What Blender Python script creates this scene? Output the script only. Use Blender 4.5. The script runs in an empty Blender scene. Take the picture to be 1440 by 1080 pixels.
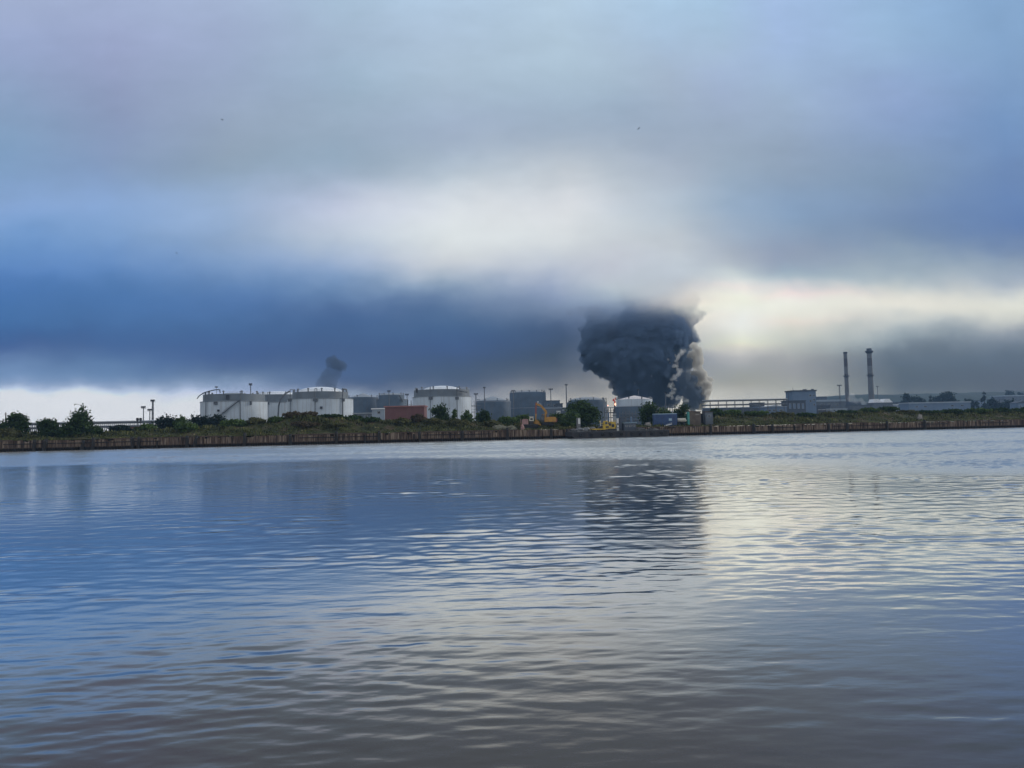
import bpy, math, random
import numpy as np
from mathutils import Matrix, Vector, noise as mnoise

R = math.radians
rng = random.Random(11)
nrng = np.random.default_rng(5)
scene = bpy.context.scene
COL = scene.collection

# ------------------------------------------------------------------ camera
F = 1040.0                    # focal length in pixels of a 1440 px wide frame
HC = 3.57                     # eye height above the water
PITCH = math.atan(60 / F)
ROLL = 0.020
_cp, _sp, _cr, _sr = math.cos(PITCH), math.sin(PITCH), math.cos(ROLL), math.sin(ROLL)
FWD = Vector((0, _cp, _sp))
_r0 = Vector((1, 0, 0)); _u0 = Vector((0, -_sp, _cp))
RIGHT = _r0 * _cr - _u0 * _sr
UP = _u0 * _cr + _r0 * _sr
EYE = Vector((0, 0, HC))

cam_data = bpy.data.cameras.new("camera")
cam_data.sensor_width = 36.0
cam_data.lens = 36.0 * F / 1440.0
cam_data.clip_start = 0.1
cam_data.clip_end = 30000
cam = bpy.data.objects.new("camera", cam_data)
M = Matrix.Identity(4)
for i in range(3):
    M[i][0] = RIGHT[i]; M[i][1] = UP[i]; M[i][2] = -FWD[i]; M[i][3] = EYE[i]
cam.matrix_world = M
COL.objects.link(cam)
scene.camera = cam


def ray(px, py):
    return FWD + RIGHT * ((px - 720) / F) + UP * (-(py - 540) / F)


def at(px, py, Y):
    """World point of a sight line where it reaches distance Y."""
    d = ray(px, py)
    return EYE + d * (Y / d.y)


def hor(px):
    return 600 - 0.0203 * (px - 720)


def X(px, Y):
    return at(px, hor(px), Y).x


def Z(px, py, Y):
    return at(px, py, Y).z


def srgb(r, g, b):
    def f(c):
        c /= 255.0
        return c / 12.92 if c <= 0.04045 else ((c + 0.055) / 1.055) ** 2.4
    return (f(r), f(g), f(b), 1.0)


# waterline of the quay: a straight line in plan through two sighted points
def _water_hit(px, py):
    d = ray(px, py)
    t = -HC / d.z
    return EYE + d * t


WA = _water_hit(0, 635.5)
WB = _water_hit(1440, 600.8)
WD = Vector((WB.x - WA.x, WB.y - WA.y, 0)).normalized()   # along the quay
WN = Vector((-WD.y, WD.x, 0))                              # inland


def quay(px, inland=0.0):
    """Point of the quay line (plus so many metres inland) in the direction of px."""
    u = ray(px, hor(px)); u = u.x / u.y
    A = WA + WN * inland
    # A.x + s*WD.x = u*(A.y + s*WD.y)
    s = (u * A.y - A.x) / (WD.x - u * WD.y)
    return A + WD * s, s


# ------------------------------------------------------------------ mesh builder
class MB:
    def __init__(self):
        self.v = []; self.f = []

    def add(self, vs, fs):
        b = len(self.v)
        self.v.extend([tuple(p) for p in vs])
        self.f.extend([tuple(i + b for i in q) for q in fs])
        return self

    def box(self, c, s, rz=0.0, taper=1.0):
        cx, cy, cz = c; sx, sy, sz = s[0] / 2, s[1] / 2, s[2] / 2
        ca, sa = math.cos(rz), math.sin(rz)
        vs = []
        for k, t in ((-1, 1.0), (1, taper)):
            for i, j in ((-1, -1), (1, -1), (1, 1), (-1, 1)):
                x, y = i * sx * t, j * sy * t
                vs.append((cx + x * ca - y * sa, cy + x * sa + y * ca, cz + k * sz))
        return self.add(vs, [(3, 2, 1, 0), (4, 5, 6, 7), (0, 1, 5, 4), (1, 2, 6, 5), (2, 3, 7, 6), (3, 0, 4, 7)])

    def tube(self, p0, p1, r0, r1=None, n=8):
        r1 = r0 if r1 is None else r1
        p0, p1 = Vector(p0), Vector(p1)
        d = (p1 - p0).normalized()
        a = d.orthogonal().normalized(); b = d.cross(a)
        vs = []
        for p, r in ((p0, r0), (p1, r1)):
            for i in range(n):
                t = 2 * math.pi * i / n
                vs.append(p + a * (r * math.cos(t)) + b * (r * math.sin(t)))
        fs = [(i, (i + 1) % n, n + (i + 1) % n, n + i) for i in range(n)]
        fs += [tuple(range(n - 1, -1, -1)), tuple(range(n, 2 * n))]
        return self.add(vs, fs)

    def path(self, pts, r, n=6):
        for a, b in zip(pts, pts[1:]):
            self.tube(a, b, r, r, n)
        return self

    def lathe(self, prof, c=(0, 0, 0), n=48, close=False):
        vs = []; fs = []
        for (r, z) in prof:
            for i in range(n):
                t = 2 * math.pi * i / n
                vs.append((c[0] + r * math.cos(t), c[1] + r * math.sin(t), c[2] + z))
        for k in range(len(prof) - 1):
            for i in range(n):
                j = (i + 1) % n
                fs.append((k * n + i, k * n + j, (k + 1) * n + j, (k + 1) * n + i))
        if close:
            k = len(prof) - 1
            fs.append(tuple(range(n - 1, -1, -1))); fs.append(tuple(k * n + i for i in range(n)))
        return self.add(vs, fs)

    def prism(self, outline, y0, y1):
        """Outline in x,z extruded along y."""
        n = len(outline)
        vs = [(x, y0, z) for x, z in outline] + [(x, y1, z) for x, z in outline]
        fs = [tuple(range(n)), tuple(range(2 * n - 1, n - 1, -1))]
        fs += [(i, n + i, n + (i + 1) % n, (i + 1) % n) for i in range(n)]
        return self.add(vs, fs)

    def build(self, name, mat, parent=None, smooth=False):
        me = bpy.data.meshes.new(name)
        me.from_pydata([tuple(p) for p in self.v], [], self.f)
        me.validate(); me.update()
        if smooth:
            me.polygons.foreach_set('use_smooth', [True] * len(me.polygons))
            try:
                me.set_sharp_from_angle(angle=R(40))
            except Exception:
                pass
        if mat is not None:
            me.materials.append(mat)
        o = bpy.data.objects.new(name, me)
        COL.objects.link(o)
        if parent is not None:
            o.parent = parent
        return o


def grid_object(name, verts, nr, nc, mat, smooth=True):
    me = bpy.data.meshes.new(name)
    nv = len(verts)
    i = np.arange(nr - 1)[:, None] * nc + np.arange(nc - 1)[None, :]
    q = np.stack([i, i + 1, i + nc + 1, i + nc], -1).reshape(-1, 4)
    me.vertices.add(nv); me.vertices.foreach_set('co', np.asarray(verts, dtype=np.float32).ravel())
    nf = len(q)
    me.loops.add(nf * 4); me.loops.foreach_set('vertex_index', q.ravel().astype(np.int32))
    me.polygons.add(nf); me.polygons.foreach_set('loop_start', (np.arange(nf) * 4).astype(np.int32))
    me.polygons.foreach_set('use_smooth', np.full(nf, smooth))
    me.update(calc_edges=True); me.validate()
    me.materials.append(mat)
    o = bpy.data.objects.new(name, me); COL.objects.link(o)
    return o


def quads_object(name, Q, mat, parent=None):
    """Q: (n,4,3) loose quads."""
    Q = np.asarray(Q, dtype=np.float32)
    n = len(Q)
    me = bpy.data.meshes.new(name)
    me.vertices.add(n * 4); me.vertices.foreach_set('co', Q.reshape(-1))
    me.loops.add(n * 4); me.loops.foreach_set('vertex_index', np.arange(n * 4, dtype=np.int32))
    me.polygons.add(n); me.polygons.foreach_set('loop_start', (np.arange(n) * 4).astype(np.int32))
    me.update(calc_edges=True)
    me.materials.append(mat)
    o = bpy.data.objects.new(name, me); COL.objects.link(o)
    if parent is not None:
        o.parent = parent
    return o


def tag(o, label=None, cat=None, group=None, kind=None):
    if label: o['label'] = label
    if cat: o['category'] = cat
    if group: o['group'] = group
    if kind: o['kind'] = kind
    return o


def thing(name, loc, label, cat, group=None, rz=0.0):
    o = bpy.data.objects.new(name, None)
    o.location = loc; o.rotation_euler = (0, 0, rz)
    o.empty_display_size = 0.5
    COL.objects.link(o)
    return tag(o, label, cat, group)


# ------------------------------------------------------------------ materials
def nodes_of(m):
    m.use_nodes = True
    nt = m.node_tree
    return nt, nt.nodes, nt.links


def N(nt, typ, **kw):
    n = nt.nodes.new(typ)
    for k, v in kw.items():
        setattr(n, k, v)
    return n


def mat(name, col, rough=0.7, metal=0.0, var=0.25, scale=0.6, streak=0.0, col2=None, coord='Object', spec=0.5, bump=0.0):
    """Painted or weathered surface: noise blends the colour with a worn variant; streak adds vertical runs."""
    m = bpy.data.materials.new(name)
    nt, nd, lk = nodes_of(m)
    b = nd['Principled BSDF']
    b.inputs['Roughness'].default_value = rough
    b.inputs['Metallic'].default_value = metal
    b.inputs['Specular IOR Level'].default_value = spec
    tc = N(nt, 'ShaderNodeTexCoord')
    n1 = N(nt, 'ShaderNodeTexNoise'); n1.inputs['Scale'].default_value = scale; n1.inputs['Detail'].default_value = 6
    lk.new(tc.outputs[coord], n1.inputs['Vector'])
    mp = N(nt, 'ShaderNodeMapRange'); mp.inputs['From Min'].default_value = 0.35; mp.inputs['From Max'].default_value = 0.7
    lk.new(n1.outputs['Fac'], mp.inputs['Value'])
    c2 = col2 if col2 else tuple(c * (1 - var) for c in col)
    mx = N(nt, 'ShaderNodeMix', data_type='RGBA')
    mx.inputs['A'].default_value = (*col, 1); mx.inputs['B'].default_value = (*c2, 1)
    lk.new(mp.outputs['Result'], mx.inputs['Factor'])
    out = mx.outputs['Result']
    if streak > 0:
        mpg = N(nt, 'ShaderNodeMapping'); mpg.inputs['Scale'].default_value = (1.3, 1.3, 0.04)
        lk.new(tc.outputs[coord], mpg.inputs['Vector'])
        n2 = N(nt, 'ShaderNodeTexNoise'); n2.inputs['Scale'].default_value = 1.0; n2.inputs['Detail'].default_value = 5
        lk.new(mpg.outputs['Vector'], n2.inputs['Vector'])
        m2 = N(nt, 'ShaderNodeMapRange'); m2.inputs['From Min'].default_value = 0.5; m2.inputs['From Max'].default_value = 0.75
        m2.inputs['To Max'].default_value = streak
        lk.new(n2.outputs['Fac'], m2.inputs['Value'])
        mx2 = N(nt, 'ShaderNodeMix', data_type='RGBA')
        lk.new(m2.outputs['Result'], mx2.inputs['Factor']); lk.new(out, mx2.inputs['A'])
        mx2.inputs['B'].default_value = (0.16, 0.11, 0.075, 1)
        out = mx2.outputs['Result']
    lk.new(out, b.inputs['Base Color'])
    if bump > 0:
        bp = N(nt, 'ShaderNodeBump'); bp.inputs['Strength'].default_value = bump; bp.inputs['Distance'].default_value = 0.05
        lk.new(n1.outputs['Fac'], bp.inputs['Height']); lk.new(bp.outputs['Normal'], b.inputs['Normal'])
    return m


def leaf_mat(name, c1, c2, c3=None, rough=0.8):
    m = bpy.data.materials.new(name)
    nt, nd, lk = nodes_of(m)
    b = nd['Principled BSDF']; b.inputs['Roughness'].default_value = rough
    b.inputs['Specular IOR Level'].default_value = 0.2
    g = N(nt, 'ShaderNodeNewGeometry')
    r = N(nt, 'ShaderNodeValToRGB')
    r.color_ramp.elements[0].color = (*c1, 1); r.color_ramp.elements[1].color = (*c2, 1)
    if c3:
        e = r.color_ramp.elements.new(0.9); e.color = (*c2, 1)
        r.color_ramp.elements[-1].color = (*c3, 1)
    tc = N(nt, 'ShaderNodeTexCoord')
    n1 = N(nt, 'ShaderNodeTexNoise'); n1.inputs['Scale'].default_value = 0.35; n1.inputs['Detail'].default_value = 4
    lk.new(tc.outputs['Object'], n1.inputs['Vector'])
    ad = N(nt, 'ShaderNodeMath', operation='MULTIPLY_ADD')
    lk.new(g.outputs['Random Per Island'], ad.inputs[0]); ad.inputs[1].default_value = 0.6
    s = N(nt, 'ShaderNodeMapRange'); s.inputs['From Min'].default_value = 0.3; s.inputs['From Max'].default_value = 0.75
    s.inputs['To Min'].default_value = -0.15; s.inputs['To Max'].default_value = 0.55
    lk.new(n1.outputs['Fac'], s.inputs['Value']); lk.new(s.outputs['Result'], ad.inputs[2])
    lk.new(ad.outputs[0], r.inputs['Fac'])
    lk.new(r.outputs['Color'], b.inputs['Base Color'])
    # leaves let some light through
    tr = N(nt, 'ShaderNodeBsdfTranslucent'); lk.new(r.outputs['Color'], tr.inputs['Color'])
    ms = N(nt, 'ShaderNodeMixShader'); ms.inputs[0].default_value = 0.25
    lk.new(b.outputs[0], ms.inputs[1]); lk.new(tr.outputs[0], ms.inputs[2])
    lk.new(ms.outputs[0], nd['Material Output'].inputs['Surface'])
    return m


MT = {
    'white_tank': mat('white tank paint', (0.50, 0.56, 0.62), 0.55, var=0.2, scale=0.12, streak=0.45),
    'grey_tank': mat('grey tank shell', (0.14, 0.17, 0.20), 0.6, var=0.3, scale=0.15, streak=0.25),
    'blue_tank': mat('weathered blue grey tank', (0.07, 0.11, 0.16), 0.6, var=0.3, scale=0.15, streak=0.3),
    'dome': mat('aluminium dome', (0.80, 0.82, 0.84), 0.42, 0.3, var=0.12, scale=0.3),
    'dome_dull': mat('dull roof plate', (0.28, 0.31, 0.34), 0.6, 0.1, var=0.2, scale=0.3),
    'dome_pale': mat('pale roof plate', (0.82, 0.74, 0.70), 0.5, 0.1, var=0.2, scale=0.3),
    'steel': mat('grey steel', (0.11, 0.12, 0.135), 0.6, 0.3, var=0.3),
    'dark_steel': mat('dark steel', (0.035, 0.038, 0.045), 0.6, 0.2, var=0.4),
    'pale_steel': mat('galvanised steel', (0.35, 0.37, 0.39), 0.5, 0.4, var=0.2),
    'pile': mat('tarred timber', (0.018, 0.015, 0.013), 0.85, var=0.5, scale=1.5, bump=0.5),
    'cap': mat('rusty capping beam', (0.10, 0.065, 0.05), 0.85, var=0.5, scale=0.8),
    'red_shed': mat('rust red cladding', (0.15, 0.060, 0.060), 0.7, var=0.25, scale=0.4, streak=0.2),
    'shed_roof': mat('red shed roof', (0.30, 0.13, 0.12), 0.6, var=0.2),
    'pale_wall': mat('pale rendered wall', (0.29, 0.34, 0.40), 0.75, var=0.15, scale=0.2, streak=0.12),
    'blue_wall': mat('blue grey cladding', (0.12, 0.18, 0.27), 0.6, var=0.2, scale=0.15, streak=0.12),
    'grey_wall': mat('grey concrete', (0.11, 0.13, 0.155), 0.8, var=0.3, scale=0.2, streak=0.2),
    'dark_wall': mat('dark cladding', (0.06, 0.075, 0.10), 0.7, var=0.3, scale=0.2),
    'glass': mat('dark glass', (0.02, 0.025, 0.03), 0.12, var=0.2, spec=0.8),
    'roof_white': mat('white roofing', (0.80, 0.80, 0.80), 0.5, var=0.1),
    'chim': None, 'orange': mat('yellow orange machine paint', (0.40, 0.20, 0.03), 0.55, var=0.35, scale=1.2, streak=0.25),
    'yellow': mat('bright yellow paint', (0.50, 0.33, 0.03), 0.5, var=0.35, scale=1.0, streak=0.3),
    'red_paint': mat('faded red paint', (0.20, 0.055, 0.045), 0.5, var=0.3),
    'rubber': mat('black track rubber', (0.015, 0.015, 0.016), 0.8, var=0.3),
    'blue_box': mat('blue container paint', (0.020, 0.060, 0.165), 0.5, var=0.35, scale=0.7, streak=0.25),
    'blue_roof': mat('pale blue container roof', (0.30, 0.42, 0.50), 0.6, var=0.2),
    'cream': mat('cream cab paint', (0.56, 0.52, 0.43), 0.55, var=0.3, scale=1.0, streak=0.3),
    'pinkish': mat('faded pink primer', (0.33, 0.19, 0.17), 0.7, var=0.35, scale=0.9),
    'hull': mat('black barge hull', (0.020, 0.020, 0.024), 0.7, var=0.5, scale=0.5, streak=0.2),
    'deck': mat('grey barge deck', (0.07, 0.07, 0.07), 0.85, var=0.5, scale=0.8),
    'tarp': mat('grey tarpaulin', (0.13, 0.135, 0.14), 0.7, var=0.35, scale=0.8),
    'reed': mat('dry reeds', (0.15, 0.145, 0.10), 0.95, var=0.5, scale=2.5, bump=0.6),
    'stone': mat('pale rubble stone', (0.24, 0.22, 0.20), 0.9, var=0.4, scale=1.2),
    'white_paint': mat('white paint', (0.66, 0.66, 0.64), 0.5, var=0.2, scale=1.0, streak=0.2),
    'teal': mat('turquoise door paint', (0.06, 0.28, 0.24), 0.55, var=0.25),
    'brown_wall': mat('brown brick shed', (0.12, 0.095, 0.075), 0.85, var=0.35, scale=0.8),
    'brick': mat('orange brick', (0.24, 0.10, 0.065), 0.85, var=0.3, scale=1.5),
    'bark': mat('bark', (0.035, 0.028, 0.022), 0.9, var=0.4, scale=3.0),
    'bird': mat('dark feathers', (0.03, 0.03, 0.035), 0.8, var=0.2),
    'leaf_dark': leaf_mat('dark leaves', (0.010, 0.022, 0.009), (0.060, 0.105, 0.030)),
    'leaf_mid': leaf_mat('mid green leaves', (0.014, 0.034, 0.010), (0.120, 0.180, 0.050)),
    'leaf_blue': leaf_mat('blue green needles', (0.008, 0.018, 0.016), (0.024, 0.045, 0.034)),
    'leaf_olive': leaf_mat('olive leaves', (0.018, 0.021, 0.010), (0.160, 0.160, 0.065)),
    'leaf_brown': leaf_mat('brownish weeds', (0.020, 0.015, 0.010), (0.160, 0.125, 0.075)),
    'weeds': leaf_mat('bank weeds', (0.011, 0.015, 0.006), (0.135, 0.145, 0.052), (0.36, 0.30, 0.17)),
}


def chimney_mat():
    m = bpy.data.materials.new('banded chimney concrete')
    nt, nd, lk = nodes_of(m)
    b = nd['Principled BSDF']; b.inputs['Roughness'].default_value = 0.85
    tc = N(nt, 'ShaderNodeTexCoord'); sp = N(nt, 'ShaderNodeSeparateXYZ')
    lk.new(tc.outputs['Object'], sp.inputs[0])
    nz = N(nt, 'ShaderNodeTexNoise'); nz.inputs['Scale'].default_value = 0.12; nz.inputs['Detail'].default_value = 5
    lk.new(tc.outputs['Object'], nz.inputs['Vector'])
    md = N(nt, 'ShaderNodeMath', operation='MULTIPLY'); md.inputs[1].default_value = 1 / 24.0
    lk.new(sp.outputs['Z'], md.inputs[0])
    fr = N(nt, 'ShaderNodeMath', operation='FRACT'); lk.new(md.outputs[0], fr.inputs[0])
    gt = N(nt, 'ShaderNodeMath', operation='GREATER_THAN'); lk.new(fr.outputs[0], gt.inputs[0]); gt.inputs[1].default_value = 0.5
    up = N(nt, 'ShaderNodeMath', operation='GREATER_THAN'); lk.new(sp.outputs['Z'], up.inputs[0]); up.inputs[1].default_value = 66
    an = N(nt, 'ShaderNodeMath', operation='MULTIPLY'); lk.new(gt.outputs[0], an.inputs[0]); lk.new(up.outputs[0], an.inputs[1])
    a = N(nt, 'ShaderNodeMix', data_type='RGBA'); a.inputs['A'].default_value = (0.15, 0.15, 0.15, 1); a.inputs['B'].default_value = (0.09, 0.09, 0.09, 1)
    lk.new(nz.outputs['Fac'], a.inputs['Factor'])
    c = N(nt, 'ShaderNodeMix', data_type='RGBA'); c.inputs['B'].default_value = (0.055, 0.045, 0.045, 1)
    lk.new(an.outputs[0], c.inputs['Factor']); lk.new(a.outputs['Result'], c.inputs['A'])
    lk.new(c.outputs['Result'], b.inputs['Base Color'])
    return m


MT['chim'] = chimney_mat()

# ------------------------------------------------------------------ render settings, world, sun
scene.render.engine = 'CYCLES'
cy = scene.cycles
cy.use_denoising = True
try:
    cy.denoiser = 'OPENIMAGEDENOISE'
except Exception:
    pass
cy.max_bounces = 8; cy.diffuse_bounces = 3; cy.glossy_bounces = 4; cy.transmission_bounces = 4
cy.transparent_max_bounces = 16; cy.volume_bounces = 2
cy.sample_clamp_indirect = 6.0
cy.volume_step_rate = 1.0
cy.volume_max_steps = 256
scene.view_settings.view_transform = 'Standard'
scene.view_settings.look = 'None'
scene.view_settings.exposure = 0.0
scene.view_settings.gamma = 1.0

SUN_AZ, SUN_EL = 62.0, 20.0      # degrees right of the view, above the horizon

world = bpy.data.worlds.new("World"); scene.world = world
world.use_nodes = True
wt = world.node_tree
wt.nodes.clear()


def build_world():
    lk = wt.links
    def math_(op, a=None, b=None, c=None):
        n = wt.nodes.new('ShaderNodeMath'); n.operation = op
        for i, v in enumerate((a, b, c)):
            if v is None: continue
            if isinstance(v, (int, float)): n.inputs[i].default_value = v
            else: lk.new(v, n.inputs[i])
        return n.outputs[0]
    def maprange(v, a, b, c, d, smooth=True):
        n = wt.nodes.new('ShaderNodeMapRange')
        n.interpolation_type = 'SMOOTHSTEP' if smooth else 'LINEAR'
        lk.new(v, n.inputs['Value'])
        for k, x in zip(('From Min', 'From Max', 'To Min', 'To Max'), (a, b, c, d)):
            n.inputs[k].default_value = x
        return n.outputs['Result']
    def mix(f, a, b):
        n = wt.nodes.new('ShaderNodeMix'); n.data_type = 'RGBA'
        for k, v in (('Factor', f), ('A', a), ('B', b)):
            if isinstance(v, (int, float)): n.inputs[k].default_value = v
            elif isinstance(v, tuple): n.inputs[k].default_value = v
            else: lk.new(v, n.inputs[k])
        return n.outputs['Result']
    tc = wt.nodes.new('ShaderNodeTexCoord')
    sp = wt.nodes.new('ShaderNodeSeparateXYZ'); lk.new(tc.outputs['Generated'], sp.inputs[0])
    ysafe = math_('MAXIMUM', sp.outputs['Y'], 0.12)
    u = math_('DIVIDE', sp.outputs['X'], ysafe)
    v = math_('DIVIDE', sp.outputs['Z'], ysafe)
    # drifting cloud structure: low, streaked noise on a vertical sheet of sky
    cv = wt.nodes.new('ShaderNodeCombineXYZ'); lk.new(u, cv.inputs[0]); lk.new(v, cv.inputs[1])
    def nz(sx, sy, scale, detail, off, rough=0.5):
        mp = wt.nodes.new('ShaderNodeMapping'); mp.inputs['Scale'].default_value = (sx, sy, 1); mp.inputs['Location'].default_value = (off, off * 0.37, off * 1.7)
        lk.new(cv.outputs[0], mp.inputs['Vector'])
        n = wt.nodes.new('ShaderNodeTexNoise'); n.inputs['Scale'].default_value = scale; n.inputs['Detail'].default_value = detail
        n.inputs['Roughness'].default_value = rough
        lk.new(mp.outputs[0], n.inputs['Vector'])
        return n.outputs['Fac']
    w1 = nz(1.0, 2.2, 4.0, 4, 3.1)
    w2 = nz(1.0, 2.6, 3.2, 4, 9.7)
    w3 = nz(1.0, 1.6, 13.0, 5, 5.3, 0.55)
    uu = math_('ADD', u, math_('MULTIPLY', math_('SUBTRACT', w1, 0.5), 0.10))
    dv = math_('MULTIPLY', math_('SUBTRACT', w2, 0.5), 0.040)
    dv = math_('ADD', dv, math_('MULTIPLY', math_('SUBTRACT', w3, 0.5), 0.034))
    vv = math_('ADD', v, dv)
    fac = maprange(vv, -0.04, 0.64, 0.0, 1.0, False)
    rows = [0, 60, 120, 180, 240, 290, 330, 370, 400, 430, 460, 490, 520, 545, 565, 592]
    cols = [0, 160, 320, 480, 640, 800, 880, 960, 1040, 1120, 1280, 1440]
    T = SKY
    ramps = []
    for j, px in enumerate(cols):
        r = wt.nodes.new('ShaderNodeValToRGB')
        cr = r.color_ramp; cr.interpolation = 'B_SPLINE'
        st = []
        for i, py in [(0, -110)] + list(enumerate(rows)):
            d = ray(px, py)
            st.append((((d.z / d.y) + 0.04) / 0.68, (*T[i][j], 1.0)))
        st.sort()
        # one more stop, the zenith side
        el = cr.elements
        el[0].position = 0.0; el[0].color = st[0][1]
        el[1].position = 1.0; el[1].color = srgb(150, 168, 195)
        for p, c in st:
            e = el.new(min(max(p, 0.001), 0.995)); e.color = c
        lk.new(fac, r.inputs['Fac'])
        ramps.append((ray(px, hor(px)).x / ray(px, hor(px)).y, r.outputs['Color']))
    c = ramps[0][1]
    for (ua, _), (ub, cb) in zip(ramps, ramps[1:]):
        c = mix(maprange(uu, ua, ub, 0, 1, False), c, cb)
    # fine cloud modulation
    tex = math_('ADD', math_('MULTIPLY', math_('SUBTRACT', nz(1.0, 2.1, 6.0, 8, 1.3, 0.58), 0.5), 0.27), 1.0)
    tex = math_('ADD', tex, math_('MULTIPLY', math_('SUBTRACT', nz(1.0, 2.6, 19.0, 6, 7.7, 0.6), 0.5), 0.10))
    vm = wt.nodes.new('ShaderNodeVectorMath'); vm.operation = 'SCALE'
    lk.new(c, vm.inputs[0]); lk.new(tex, vm.inputs['Scale'])
    c = vm.outputs[0]
    # the rest of the sky: an even bright overcast behind the viewer
    back = maprange(sp.outputs['Y'], 0.10, 0.55, 0.0, 1.0)
    c = mix(back, BACK, c)
    bg = wt.nodes.new('ShaderNodeBackground'); lk.new(c, bg.inputs['Color']); bg.inputs['Strength'].default_value = 1.0
    sky = wt.nodes.new('ShaderNodeTexSky'); sky.sky_type = 'NISHITA'; sky.sun_disc = False
    sky.sun_elevation = R(SUN_EL); sky.sun_rotation = R(SUN_AZ)
    sky.altitude = 0; sky.air_density = 1.0; sky.dust_density = 2.0
    bs = wt.nodes.new('ShaderNodeBackground'); lk.new(sky.outputs[0], bs.inputs['Color']); bs.inputs['Strength'].default_value = 0.06
    ms = wt.nodes.new('ShaderNodeMixShader'); ms.inputs[0].default_value = 0.93
    lk.new(bs.outputs[0], ms.inputs[1]); lk.new(bg.outputs[0], ms.inputs[2])
    out = wt.nodes.new('ShaderNodeOutputWorld'); lk.new(ms.outputs[0], out.inputs['Surface'])


BACK = (0.74, 0.79, 0.86, 1.0)      # open bright overcast behind the viewer
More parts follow.
